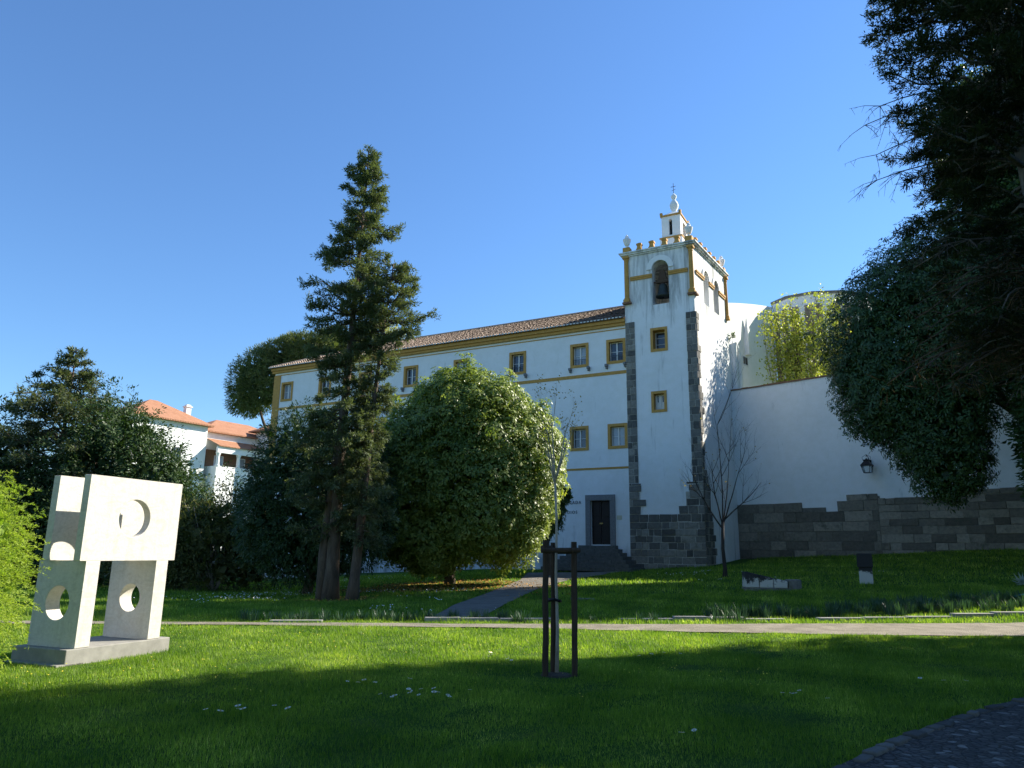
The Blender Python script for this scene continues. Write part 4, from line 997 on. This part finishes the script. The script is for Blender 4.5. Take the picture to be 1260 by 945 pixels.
def cypress():
    x, y = 11.4, 13.9; o = plant_root('tall_dark_conifer', x, y, 'towering dark conifer filling the upper right corner of the view')
    def prof(t, az):
        e = np.interp(t, [.28, .34, .45, .6, .8, 1.0], [2.2, 2.9, 3.2, 3.2, 2.7, .5])
        return e*(.95 + .08*math.sin(4*az + t*23) + .12*math.cos(az) - (.16*math.sin(az) if math.sin(az) > 0 else 0))
    conifer(o, 19, prof, M['needle_dark'], M['bark_grey'], nb=260, zlo=.28, lean=(-1.2, 0), r0=.38, seed=21, dens=1.25, per=3.4, card=(.11, .026), droop=.2, up=.3, limbr=.03, tmid=.4)
    # dead lower branches
    mb = MB(); Vs = []; Ts = []
    for k in range(34):
        az = random.uniform(math.pi*.75, math.pi*1.6); L = random.uniform(1.7, 3.2); z = random.uniform(5.2, 8.0)
        p0 = Vector((-.5, 0, z)); pts = [p0 + Vector((math.cos(az)*L*i/7, math.sin(az)*L*i/7, .2*L*(i/7) - .45*L*(i/7)**2 + random.uniform(-.06, .06))) for i in range(8)]
        mb.tube(pts, [.035*(1-i/8)+.006 for i in range(8)], 4)
        P = np.array([pts[random.randint(2, 7)] for _ in range(70)]); d = unit(rng.normal(size=(70, 3)) + np.array([0, 0, -.6]))
        V, T = leaves(P + d*rng.uniform(0, .35, (70, 1)), d, rng.uniform(.12, .4, 70), .014, rng.uniform(0, 1, 70)); Vs.append(V); Ts.append(T)
    for k in range(6):    # bare twigs that stick out to the left
        z = random.uniform(9.4, 11.6) if k < 5 else 7.6; L = random.uniform(3.4, 3.9); az = math.pi + random.uniform(-.35, .35)
        pts = [Vector((math.cos(az)*L*i/7, math.sin(az)*L*i/7, z + .25*L*(i/7) - .35*L*(i/7)**2)) for i in range(8)]; mb.tube(pts, [.03*(1-i/8)+.005 for i in range(8)], 4)
        for _ in range(26):
            p = pts[random.randint(3, 7)]; d = Vector((random.gauss(-.5, .5), random.gauss(0, .6), random.gauss(-.35, .45))).normalized(); L2 = random.uniform(.25, .7)
            tw = [p, p + d*L2*.5 + Vector((0, 0, -.03)), p + d*L2 + Vector((0, 0, -.14))]; mb.tube(tw, [.009, .006, .003], 3)
            for _ in range(3): q = tw[1].lerp(tw[2], random.random()); mb.tube([q, q + Vector((random.gauss(-.05, .08), random.gauss(0, .08), random.uniform(-.2, -.02)))], [.005, .002], 3)
    d_ = np_mesh('dead_branches', np.concatenate(Vs), 4, M['deadwood'], np.concatenate(Ts), o); mb.build('dead_limb', M['bark'], d_)
cypress()
def right_dome():
    x, y = 24.0, 31.5; z = hh(x, y); o = plant_root('drooping_tree', x, y, 'big dark drooping broadleaf tree hanging in front of the terrace wall')
    B = [(18.0, 31.5, 10.6, 3.8, 3.5, 4.0), (20.6, 31.5, 12.8, 4.6, 4, 4.1), (16.5, 31.3, 9.3, 2.3, 2.4, 3.0), (18.2, 31.0, 7.6, 2.4, 2.5, 2.8), (18.3, 30.5, 5.7, 1.7, 1.6, 1.8), (24.3, 33, 13.2, 3.2, 2.8, 3.4)]
    B = shift(B, (x, y, z))
    broad_crown(B, M['leaf_dark'], o, dens=18, per=17, cl=.26, ll=.17, lw=.06, seed=31, lump=.12, freq=2.2, tvar=.2, whorl=True)
    sg = [(limb_path((0, 0, -.2), (-.4, 0, 6), .03), .36, .24)]
    for q in ((-3.6, 0, 9.0), (-5.4, .2, 9.8), (-2.2, .4, 12), (.5, .5, 12)): sg.append((limb_path((-.2, 0, random.uniform(4.6, 5.6)), q, .05), .16, .06))
    trunk(o, M['bark'], sg)
right_dome()
def added_shade_trees():  # trees added along the right border for the shade they cast on the lawn
    for x, y, hi, lb in ((20.5, 17.0, 14.5, 'broadleaf tree added right of the dark conifer to shade the near lawn'), (17.2, 10.3, 9.0, 'broadleaf tree added to shade the cobbled path from the right'), (26.6, 34.6, 23.5, 'tallest broadleaf tree, added behind the drooping tree for its shade'), (32.0, 39.8, 27.0, 'tall broadleaf tree added on the terrace behind the white wall for its shade')):
        z = hh(x, y); o = plant_root('broadleaf_tree', x, y, lb)
        B = [(x, y, hi-4, 4.0, 3.8, 5.0), (x-.8, y+.4, hi, 3, 2.8, 4.0), (x+.6, y-1.5, hi-5, 3.4, 3, 4)]
        broad_crown(shift(B, (x, y, z)), M['leaf_dark'], o, dens=10, per=10, ll=.26, lw=.12, cl=.38, seed=int(x)); trunk(o, M['bark'], [(limb_path((0, 0, -.2), (0, 0, hi-2), .02), .3, .1)])
added_shade_trees()
def added_slender_tree():  # added tree that closes a sunny gap above the kerbside plants
    x, y = 21.6, 27.6; z = hh(x, y); o = plant_root('broadleaf_tree', x, y, 'slender dark tree added between the drooping tree and the dark conifer for its shade')
    broad_crown(shift([(x, y, 6.0, 2.1, 2.0, 3.4), (x+.3, y+.4, 9.5, 2.0, 2.0, 3.2), (x+1.5, y+.6, 4.4, 2.2, 2.0, 2.6)], (x, y, z)), M['leaf_dark'], o, dens=13, per=11, ll=.24, lw=.1, cl=.32, seed=77); trunk(o, M['bark'], [(limb_path((0, 0, -.2), (0, 0, 7), .03), .2, .06)])
added_slender_tree()
def unseen_shade_trees():  # unseen trees added around the camera to keep skylight off the near lawn
    for x, y, lb in ((-12.5, -.5, 'unseen spreading tree added far left of the viewer to darken the near lawn'), (-5.5, -5.5, 'unseen spreading tree added behind the viewer on the left to darken the near lawn'), (4.5, -6.5, 'unseen spreading tree added behind the viewer on the right to darken the near lawn'), (14.5, -1.5, 'unseen spreading tree added far right of the viewer to darken the near lawn')):
        o = plant_root('broadleaf_tree', x, y, lb)
        broad_crown(shift([(x, y, 8.5, 4.6, 4.4, 3.4), (x+1.5, y-1, 10, 3.4, 3.4, 3), (x-2, y+.5, 7.4, 3, 3, 2.4)], (x, y, 0)), M['leaf_dark'], o, dens=7, per=8, ll=.32, lw=.17, cl=.4, seed=int(x)+90)
        trunk(o, M['bark'], [(limb_path((0, 0, -.2), (0, 0, 8), .03), .35, .12)])
unseen_shade_trees()
def vine_tree():
    x, y = 19.9, 47.0; o = empty('climbing_tree', (x, y, 8), 0, 'fresh yellow green climber in front of the church apse above the wall', 'tree')
    segs = []; P = []
    for k in range(36):
        bx = random.uniform(-2.4, 2.7); tx = bx + random.uniform(-.6, .6); tz = random.uniform(7.5, 11.2) - abs(tx-.5)*.5
        pth = limb_path((bx*.5, random.uniform(-.2, .3), 0), (tx, random.uniform(-.5, .5), tz), .07, 9); segs.append((pth, .045, .012))
        for p in pth[3:]:
            for _ in range(8): P.append(np.array(p) + rng.normal(0, .32, 3))
    for _ in range(70): P.append(np.array([rng.normal(-1.1, .3), -4.6 + rng.normal(0, .1), rng.uniform(3.0, 5.0)]))
    P = np.array(P); k = 5; b = np.repeat(P, k, 0) + rng.normal(0, .13, (len(P)*k, 3))
    V, T = leaves(b, unit(rng.normal(size=b.shape) + np.array([0, -.2, -.5])), rng.uniform(.13, .24, len(b)), rng.uniform(.10, .17, len(b)), np.repeat(rng.normal(.5, .2, len(P)), k) + rng.normal(0, .12, len(b)))
    np_mesh('crown', V, 4, M['leaf_vine'], T, o); trunk(o, M['bark'], segs)
vine_tree()
def cedar():
    x, y = -25.0, 40.5; o = plant_root('cedar_tree', x, y, 'broad greyish cedar with layered top at the left edge behind the sculpture')
    def prof(t, az): return np.interp(t, [.1, .4, .55, .7, .78, .88, 1.0], [4.2, 4.6, 4.3, 3.2, 2.0, 1.3, .2])*(1 + .2*math.sin(3*az + t*9))
    conifer(o, 12.9, prof, M['needle_cedar'], M['bark'], nb=170, zlo=.1, r0=.3, seed=41, dens=.95, per=1.1, card=(.26, .07), droop=.02, up=.12, twig=.5)
    for x, y, B, lb in ((-21.3, 39.5, [(-21.3, 39.5, 6.2, 2.4, 2.4, 3.4), (-19.9, 39.3, 4.6, 2.3, 2.2, 3.2), (-22.6, 39, 4.2, 2.6, 2.4, 3.4)], 'dark evergreen oak right of the cedar'),
                        (-18.0, 38.6, [(-18.4, 38.6, 4.1, 2.1, 2, 2.6), (-17.0, 38.4, 2.8, 1.4, 1.8, 2.1), (-19.2, 38, 2.2, 2, 2, 2.4)], 'lower dark oak half hiding the white villa'),
                        (-28.5, 39, [(-28.6, 39, 4.6, 2.8, 2.6, 4.4), (-27, 38, 2.6, 2.4, 2.2, 2.8)], 'dark evergreen tree at the left border of the picture'),
                        (-24.8, 37.2, [(-24.8, 37.2, 2.2, 2.6, 2, 3.0), (-22.4, 37, 1.8, 2.2, 2, 2.6)], 'dark evergreen shrub mass just behind the sculpture')):
        z = hh(x, y); o = plant_root('evergreen_oak', x, y, lb, group='dark evergreens on the left')
        broad_crown(shift(B, (x, y, z)), M['leaf_bay'], o, dens=9, per=12, cl=.34, ll=.2, lw=.08, seed=int(-x*3), lump=.2, freq=1.1, shell=(.72, 1.1)); trunk(o, M['bark'], [(limb_path((0, 0, -.3), (.2, 0, 3), .05), .2, .08)])
cedar()
def loose_tree():
    x, y = -16.0, 41; z = hh(x, y); o = plant_root('loose_branched_tree', x, y, 'thin leafed dark tree with the villa wall showing through its branches')
    segs = []; P = []
    for k in range(22):
        pth = limb_path((0, 0, .5), (random.uniform(-3.0, 2.6), random.uniform(-1, 1), random.uniform(2.5, 6.3)), .12, 8); segs.append((pth, .06, .012))
        for p in pth[3:]:
            for _ in range(8): P.append(np.array(p) + rng.normal(0, .34, 3))
    P = np.array(P); k = 7; b = np.repeat(P, k, 0) + rng.normal(0, .14, (len(P)*k, 3))
    V, T = leaves(b, rand_dir(len(b)), rng.uniform(.12, .2, len(b)), .075, np.clip(rng.normal(.4, .2, len(b)), 0, 1)); np_mesh('crown', V, 4, M['leaf_bay'], T, o); trunk(o, M['bark'], segs)
loose_tree()
def bush():
    for x, y, B, lb in ((-12.6, 32.5, [(-12.9, 32.5, 1.8, 1.7, 1.4, 2.2), (-11.5, 32.6, 1.2, 1.4, 1.3, 1.7), (-14.2, 32.6, 1.4, 1.5, 1.3, 1.9)], 'olive bush with sunlit yellowish branches right of the sculpture'),
                        (-17.2, 34.5, [(-17.2, 34.5, 1.6, 1.9, 1.6, 2.4), (-15.4, 34.5, 1.2, 1.6, 1.5, 2.0)], 'dark olive bush between the sculpture and the sunlit bush')):
        z = hh(x, y); o = plant_root('bush', x, y, lb, 'bush')
        broad_crown(shift(B, (x, y, z)), M['leaf_bush'], o, dens=13, per=10, cl=.36, ll=.18, lw=.055, seed=int(-x*5), lump=.25, freq=1.3, shell=(.6, 1.25), droop=-.2)
        sg = [(limb_path((0, 0, -.1), (random.uniform(-1.6, 1.6), random.uniform(-.8, .3), random.uniform(1.8, 3.9)), .1), .05, .012) for _ in range(16)]; trunk(o, M['bark_grey'], sg, 'stems')
bush()
def pines():
    x, y = -24.5, 70; z = hh(x, y); o = plant_root('stone_pine', x, y, 'stone pine with a rounded umbrella crown behind the left end of the building')
    B = [(-24.6, 70, 17.6, 2.9, 3, 3.0), (-22.8, 70, 19.2, 2.6, 2.6, 2.4), (-25.6, 69.6, 16.0, 1.6, 2, 1.8), (-20.5, 70, 20.6, 2.8, 2.6, 1.9), (-17.8, 70, 21.2, 2.4, 2.4, 1.6)]
    broad_crown(shift(B, (x, y, z)), M['needle_pine'], o, dens=7, per=16, cl=.42, ll=.3, lw=.07, seed=51, lump=.12, freq=1.0, droop=-.3)
    trunk(o, M['bark'], [(limb_path((1.5, 0, -.3), (1.5, 0, 14), .02), .35, .2), (limb_path((1.5, 0, 12), (4.5, 0, 19.5), .05), .2, .08), (limb_path((1.5, 0, 12), (-.5, 0, 17), .05), .2, .08)])
    x, y = -12.6, 66; z = hh(x, y); o = plant_root('yellowing_tree', x, y, 'small tree with yellowing crown peeking over the tiled roof')
    B = [(-12.4, 66, 21.2, 1.8, 1.6, 1.7), (-13.9, 66, 20.4, 1.4, 1.4, 1.3), (-11.3, 66, 20.3, 1.1, 1.2, 1.3)]
    broad_crown(shift(B, (x, y, z)), M['leaf_yellow'], o, dens=9, per=11, cl=.36, ll=.2, lw=.09, seed=55, lump=.3, fill=False, shell=(.4, 1.1)); trunk(o, M['bark'], [(limb_path((0, 0, -.3), (0, 0, 20.5), .02), .3, .08)])
pines()
def left_shrub():
    x, y = -6.95, 9.0; o = plant_root('juniper_shrub', x, y, 'bright yellow green feathery shrub at the left edge beside the sculpture', 'shrub')
    B = [(0, 0, 1.3, 1.1, 1.1, 1.2), (-.02, -.3, .7, 1.0, .9, .8), (-.3, 0, 2.0, .9, .8, .75), (.45, 0, 1.75, .55, .6, .5)]
    P, Nn = crown_points(B, 85, (.7, 1.05), 61, .18, 2.2)
    Vs = []; Ts = []; n = len(P); k = 34
    d = unit(Nn + rng.normal(0, .35, (n, 3)) + np.array([0, 0, .25])); u = rng.uniform(0, 1, (n, k, 1)); L = rng.uniform(.14, .34, (n, 1, 1))
    sd = unit(np.cross(d, rand_dir(n)))
    b = P[:, None] + d[:, None]*u*L + sd[:, None]*rng.normal(0, 1, (n, k, 1))*.05*(1-u) - np.array([0, 0, .12])*u*u
    ax = d[:, None] + sd[:, None]*rng.normal(0, .9, (n, k, 1)) + rng.normal(0, .3, (n, k, 3))
    V, T = leaves(b.reshape(-1, 3), ax.reshape(-1, 3), rng.uniform(.025, .05, n*k), .011, np.repeat(rng.normal(.5, .16, n), k) + rng.normal(0, .1, n*k)); Vs.append(V); Ts.append(T)
    P2, _ = crown_points([(a, b_, c, p*.8, q*.8, r_*.8) for a, b_, c, p, q, r_ in B], 60, (.5, 1), 62); V, T = leaves(P2, rand_dir(len(P2)), .2, .12, rng.uniform(0, .3, len(P2))); Vs.append(V); Ts.append(T)
    np_mesh('foliage', np.concatenate(Vs), 4, M['leaf_shrub'], np.concatenate(Ts), o)
    trunk(o, M['bark'], [(limb_path((0, 0, -.1), (random.uniform(-.7, .7), random.uniform(-.6, .6), 1.6), .1), .05, .015) for _ in range(7)], 'stems')
left_shrub()

def twiggy(mb, p0, d0, L, r0, depth, tips, spread=.5, curve=.15, upb=.25, nb=(3, 5)):
    n = 6; pts = [Vector(p0)]; d = Vector(d0).normalized()
    for i in range(n):
        d = (d + Vector((random.uniform(-1, 1), random.uniform(-1, 1), random.uniform(-1, 1)))*curve + Vector((0, 0, upb*.2))).normalized(); pts.append(pts[-1] + d*L/n)
    mb.tube(pts, [r0*(1-.72*i/n) for i in range(n+1)], 5 if r0 < .03 else 8)
    tips.append(tuple(pts[-1]))
    if depth:
        for k in range(random.randint(*nb)):
            i = random.randint(2, n); a = random.uniform(0, 6.283); o = d.orthogonal().normalized(); o = Matrix.Rotation(a, 3, d) @ o
            twiggy(mb, pts[i], d*.9 + o*spread*random.uniform(.7, 1.5), L*random.uniform(.38, .62), r0*.42*random.uniform(.8, 1.1), depth-1, tips, spread, curve, upb, nb)
def bare_tree():
    x, y = 9.3, 32.6; o = plant_root('bare_tree', x, y, 'slender leafless tree in front of the tower and the terrace wall'); mb = MB(); tips = []
    mb.tube([(0, 0, -.15), (.02, 0, .3), (-.03, 0, 1.2), (.02, 0, 2.35)], [.14, .09, .075, .07], 9)
    for d, L in (((-.62, .1, .8), 3.0), ((-.3, -.2, .9), 2.9), ((.06, .1, 1), 4.9), ((.45, 0, .9), 2.9), ((.85, .1, .75), 2.6), ((.2, .3, 1), 3.2)):
        twiggy(mb, (.02, 0, random.uniform(1.9, 2.4)), d, L, .036, 3, tips, .5, .08, .3, (3, 5))
    mb.build('trunk', M['bark_dark'], o, smooth=True)
    P = np.array(random.sample(tips, 40)); V, T = leaves(P, rand_dir(40), .09, .06, rng.uniform(0, 1, 40)); np_mesh('foliage', V, 4, M['budleaf'], T, o)
bare_tree()
def young_tree():
    x, y = .65, 10.42; o = plant_root('young_tree', x, y, 'young thin tree with pale branches held by the wooden stakes'); mb = MB(); tips = []
    mb.tube([(0, 0, -.1), (.01, 0, .6), (-.01, 0, 1.3), (.0, 0, 2.0), (-.02, 0, 2.55)], [.030, .022, .019, .017, .016], 8)
    for d, L in (((-.22, .1, 1), .80), ((-.10, -.05, 1), .95), ((.26, 0, 1), .85), ((.42, .1, 1), .62), ((-.32, 0, 1), .55)):
        twiggy(mb, (-.02, 0, random.uniform(2.4, 2.6)), d, L, .015, 2, tips, .35, .05, .4, (2, 3))
    mb.build('trunk', M['bark_pale'], o, smooth=True)
    P = np.repeat(np.array([t for t in tips if t[2] > 2.75]), 9, 0); P = P + rng.normal(0, .045, P.shape)
    V, T = leaves(P, rand_dir(len(P)), rng.uniform(.022, .045, len(P)), .02, rng.uniform(0, 1, len(P))); np_mesh('crown', V, 4, M['budleaf'], T, o)
young_tree()

# ------------------------------------------------------------------ masks for planting
def between(x, y, near, far, pad=0):
    N_ = np.array(near); F_ = np.array(far)
    return (y > np.interp(x, N_[:, 0], N_[:, 1]) - pad) & (y < np.interp(x, F_[:, 0], F_[:, 1]) + pad)
def on_path2(x, y):
    l = np.interp(y, [p[1] for p in P2L], [p[0] for p in P2L]); r = np.interp(y, [p[1] for p in P2R], [p[0] for p in P2R]); return (y > 18.4) & (y < 42) & (x > l-.03) & (x < r+.03)
def on_cobble(x, y): return y < np.interp(x, [p[0] for p in CBL], [p[1] for p in CBL]) - .02
def in_building(x, y):
    dx, dy = x-T0[0], y-T0[1]; v = dx*math.cos(A) + dy*math.sin(A); u = dx*math.sin(A) - dy*math.cos(A)
    wv = (x-W0[0])*math.sin(-WA) + (y-W0[1])*math.cos(WA)
    return ((v > -.1) & (u < 6)) | (wv > -.05) & (x > 13) | ((v > -2.6) & (u > -4.9) & (u < 1.2))
def soil(x, y): return ((x+2.6)**2 + ((y-32.5)*.9)**2 < 3.2**2) | ((x+5.6)**2 + (y-25.3)**2 < 1.5) | ((x-.64)**2 + (y-10.35)**2 < .10) | (((x+2.5)/5.2)**2 + ((y-30.5)/2.2)**2 < 1)
def grass():
    Vs = []; Ts = []
    for (y0, y1, n, hl, w) in ((3.2, 8, 170000, .045, .006), (8, 12.5, 250000, .047, .008), (12.5, 17.6, 220000, .055, .011), (17.6, 26, 170000, .08, .018), (26, 46, 170000, .10, .03)):
        y = np.sqrt(rng.uniform(y0**2, y1**2, n)); x = rng.uniform(-.80, .80, n)*y
        k = ~between(x, y, PATH_NEAR, PATH_FAR) & ~on_path2(x, y) & ~on_cobble(x, y) & ~in_building(x, y) & ~(soil(x, y) & (rng.random(n) < .9))
        sx, sy = x+6.04, y-10.54; a = R(22); sv = sx*math.sin(a)+sy*math.cos(a); su = -sx*math.cos(a)+sy*math.sin(a)
        k &= ~((sv > -.02) & (sv < 2.04) & (su > -.02) & (su < 1.0))
        x, y = x[k], y[k]; n = len(x)
        z = h(x, y) - .01; cl = wob(np.stack([x, y, x*0], -1), 1.7, 5)
        hgt = hl*(1 + .45*cl)*rng.uniform(.45, 1.35, n)*np.where(rng.random(n) < .03, 1.7, 1)*(1 - .45*(wob(np.stack([x, y, x*0], -1), 2.6, 31) > .75)); an = rng.uniform(0, 6.283, n); ln = rng.uniform(.1, .8, n)
        c, s = np.cos(an), np.sin(an); b = np.stack([x, y, z], -1); sd = np.stack([-s, c, 0*c], -1)*w*.5
        tip = b + np.stack([c*ln*hgt, s*ln*hgt, hgt], -1)
        Vs.append(np.stack([b-sd, b+sd, tip], 1).reshape(-1, 3)); Ts.append(np.clip(.45 + .20*wob(np.stack([x, y, x*0], -1), .9, 8) + .16*wob(np.stack([x, y, x*0], -1), 4.5, 9) + rng.normal(0, .2, n), 0, 1))
    o = np_mesh('grass', np.concatenate(Vs), 3, M['blade'], np.concatenate(Ts)); tag(o, 'short green grass covering the lawn', 'grass', kind='stuff')
grass()
def litter():
    n = 9000; x = rng.uniform(-8.5, 2.6, n); y = rng.uniform(24, 36, n); k = soil(x, y) | (rng.random(n) < .08); x, y = x[k], y[k]; n = len(x)
    b = np.stack([x, y, h(x, y) + rng.uniform(.005, .03, n)], -1); V, T = leaves(b, unit(np.stack([rng.normal(size=n), rng.normal(size=n), rng.normal(0, .25, n)], -1)), rng.uniform(.07, .13, n), .06, rng.uniform(0, 1, n), .2, up=np.array([0, 0, 1.]) + 0*b)
    tag(np_mesh('fallen_leaves', V, 4, M['litter'], T), 'orange brown fallen leaves under the big rounded tree', 'leaves', kind='stuff')
litter()
def daisies_far():
    n = 2600; x = np.concatenate([rng.uniform(-10, 0, n//2), rng.uniform(7, 15, n//4), rng.uniform(-13, -5, n//4)]); y = np.concatenate([rng.uniform(19.5, 30, n//2), rng.uniform(30, 36, n//4), rng.uniform(24, 42, n//4)])
    k = (wob(np.stack([x, y, x*0], -1), .7, 77) > .15) & ~on_path2(x, y) & ~in_building(x, y) & ~soil(x, y); x, y = x[k], y[k]; n = len(x)
    b = np.stack([x, y, h(x, y) + .11], -1); V, T = leaves(b, unit(np.stack([rng.normal(size=n), rng.normal(size=n), rng.normal(0, .2, n)], -1)), .045, .045, rng.uniform(0, 1, n), .0, up=np.array([0, -.3, 1.]) + 0*b)
    tag(np_mesh('daisy_carpet', V, 4, M['petal'], T), 'tiny white daisies scattered over the far lawn', 'daisies', kind='stuff')
daisies_far()
def daisies_near():
    src = empty('daisy', (0, 0, 0), 0, 'small white daisy in the shaded grass of the near lawn', 'flower', 'daisies in the near lawn')
    mb = MB()
    for i in range(10):
        a = 2*math.pi*i/10; c, s = math.cos(a), math.sin(a); mb.face([(.006*c, .006*s, .075), (.02*c - .006*s, .02*s + .006*c, .08), (.028*c, .028*s, .077), (.02*c + .006*s, .02*s - .006*c, .08)], 0, random.random())
    mb.build('petals', M['petal'], src)
    mb = MB(); mb.tube([(0, 0, -.01), (.003, 0, .075)], .0018, 4); mb.lathe(0, 0, [(.008, .074), (.008, .08), (.003, .084)], 8, 1); mb.build('stem', [M['blade'], M['brass']], src)
    first = True
    for cx, cy, n in ((-.9, 8.6, 14), (-2.6, 7.7, 7), (1.6, 7.2, 2), (3.2, 8.8, 5), (4.2, 7.4, 3), (-1.7, 9.3, 7), (5.4, 9.9, 3), (-.2, 11.4, 5), (2.2, 11.9, 4)):
        for k in range(n):
            x, y = cx + random.gauss(0, .22), cy + random.gauss(0, .16)
            if y < np.interp(x, [p[0] for p in CBL], [p[1] for p in CBL]) + .25: continue
            o = src if first else copy_tree(src); first = False
            o.location = (x, y, hh(x, y)); o.rotation_euler = (random.uniform(-.3, .3), random.uniform(-.3, .3), random.uniform(0, 6)); s = random.uniform(.8, 1.25); o.scale = (s, s, s)
daisies_near()
def dandelions():
    n = 700; y = rng.uniform(8.5, 15.5, n); x = rng.uniform(-.7, .35, n)*y; k = wob(np.stack([x, y, x*0], -1), .8, 5) > -.1; x, y = x[k], y[k]; n = len(x)
    b = np.stack([x, y, h(x, y) + .055], -1); V, T = leaves(b, unit(np.stack([rng.normal(size=n), rng.normal(size=n), rng.normal(0, .2, n)], -1)), .022, .022, rng.uniform(0, 1, n), .0, up=np.array([0, -.3, 1.]) + 0*b)
    tag(np_mesh('clover_flowers', V, 4, M['yellow_petal'], T), 'tiny yellow clover flowers sprinkled in the sunlit lawn', 'flowers', kind='stuff')
dandelions()
def irises():
    def clump(n, hgt, sp):
        b = np.zeros((n, 3)); an = rng.uniform(0, 6.283, n); r_ = rng.uniform(0, sp, n); b[:, 0] = np.cos(an)*r_; b[:, 1] = np.sin(an)*r_*.6
        Vs = []; L = hgt*rng.uniform(.6, 1.1, n); lean = rng.uniform(.05, .5, n); w = .022; c, s = np.cos(an), np.sin(an); t = rng.uniform(.2, 1, n)
        P = [b + np.stack([c*lean*L*q**1.6, s*lean*L*q**1.6, L*(q - .18*lean*q**3)], -1) for q in (0, .5, 1)]; sd = np.stack([-s, c, 0*c], -1)*w*.5
        Vs = np.concatenate([np.stack([P[0]-sd, P[0]+sd, P[1]+sd, P[1]-sd], 1), np.stack([P[1]-sd, P[1]+sd, P[2]+sd*.15, P[2]-sd*.15], 1)]).reshape(-1, 3)
        return Vs, np.r_[t, t]
    srcs = []
    for k in range(3):
        V, T = clump(40, .34, .2); srcs.append(np_mesh('strap_leaf_plant', V, 4, M['iris'], T))
    used = [False]*3; spots = []
    for i in range(26): x = -6.0 + i*.24 + random.uniform(-.1, .1); spots.append((x, np.interp(x, [-7.6, -3.2, 1.4, 7.6], [17.1, 17.55, 18.5, 19.35]) + random.uniform(-.05, .25), .8))
    for x in (.15, .32, 2.0, 3.1, 3.5, 5.0, 5.3, 5.6): spots.append((x, np.interp(x, [-7.6, -3.2, 1.4, 7.6], [16.6, 17.1, 18.05, 18.95]) + random.uniform(-.1, .0), random.uniform(.55, 1)))
    for i in range(130): x = random.uniform(5.0, 17); f = min(1, (x-4)/6); spots.append((x, 19.4 + (x-7)*.18 + random.uniform(.05, 1.6)*f, random.uniform(.8, 1.15)))
    for i, (x, y, s) in enumerate(spots):
        k = i % 3
        if used[k]: o = srcs[k].copy(); COL.objects.link(o)
        else: o = srcs[k]; used[k] = True
        o.location = (x, y, hh(x, y)-.01); o.rotation_euler = (0, 0, random.uniform(0, 6)); o.scale = (s, s, s*random.uniform(.85, 1.1))
        tag(o, 'green strap leaved plant in the row growing beside the pale kerb', 'plant', 'strap leaved plants along the kerb')
irises()
def far_wood():
    Vs = []; Ts = []
    for i in range(70):
        a = R(-92 + 74*(i/69)) + rng.normal(0, .01); d = rng.uniform(125, 165); x, y = math.sin(a)*d, math.cos(a)*d; r_ = rng.uniform(4, 7)
        z = -1.5; P, N_ = crown_points([(x, y, z+r_*.55, r_, r_, r_*rng.uniform(.7, 1.0))], 1.6, (.8, 1.05), i, .15, .4)
        V, T = leaves(P, rand_dir(len(P)), rng.uniform(1.0, 1.8, len(P)), .9, np.clip(rng.normal(rng.uniform(.2, .7), .15, len(P)), 0, 1)); Vs.append(V); Ts.append(T)
    tag(np_mesh('distant_wood', np.concatenate(Vs), 4, M['leaf_bay'], np.concatenate(Ts)), 'distant belt of dark trees beyond the garden on the left', 'wood', kind='stuff')
far_wood()
def right_edge_bits():
    z = hh(15.2, 22.2); mb = MB(); mb.tube([(14.8, 22.2, z+.12), (15.1, 22.22, z+.17), (15.8, 22.3, z+.17)], .03, 10)
    tag(mb.build('pipe', m_simple('pale_blue_paint', (.10, .28, .34), .5, .15, 8, 0), None, loc=(15.2, 22.2, z)), 'pale blue pipe lying in the shaded grass by the right edge', 'pipe')
    n = 60; z = hh(17.0, 25.0); b = rng.normal(0, .06, (n, 3))*np.array([1, 1, .2]) + np.array([0, 0, .03]); V, T = leaves(b, unit(rng.normal(size=(n, 3))*np.array([1, 1, .5]) + np.array([0, 0, .5])), rng.uniform(.25, .45, n), .05, rng.uniform(0, 1, n))
    o = np_mesh('silvery_plant', V, 4, m_leaf('silvery_leaf', (.25, .32, .28), (.45, .50, .45), .1), T); o.location = (17.0, 25.0, z); tag(o, 'pale silvery plant in the grass near the right edge', 'plant')
right_edge_bits()
def weed():
    n = 40; b = rng.normal(0, .08, (n, 3)); V, T = leaves(b, unit(rng.normal(size=(n, 3)) + np.array([0, 0, .5])), .22, .07, rng.uniform(0, 1, n)); o = np_mesh('wall_weed', V, 4, M['leaf_dark'], T)
    o.location = (14.45, 46.15, 15.6); tag(o, 'tuft of weed growing high on the sunlit church wall', 'plant')
weed()
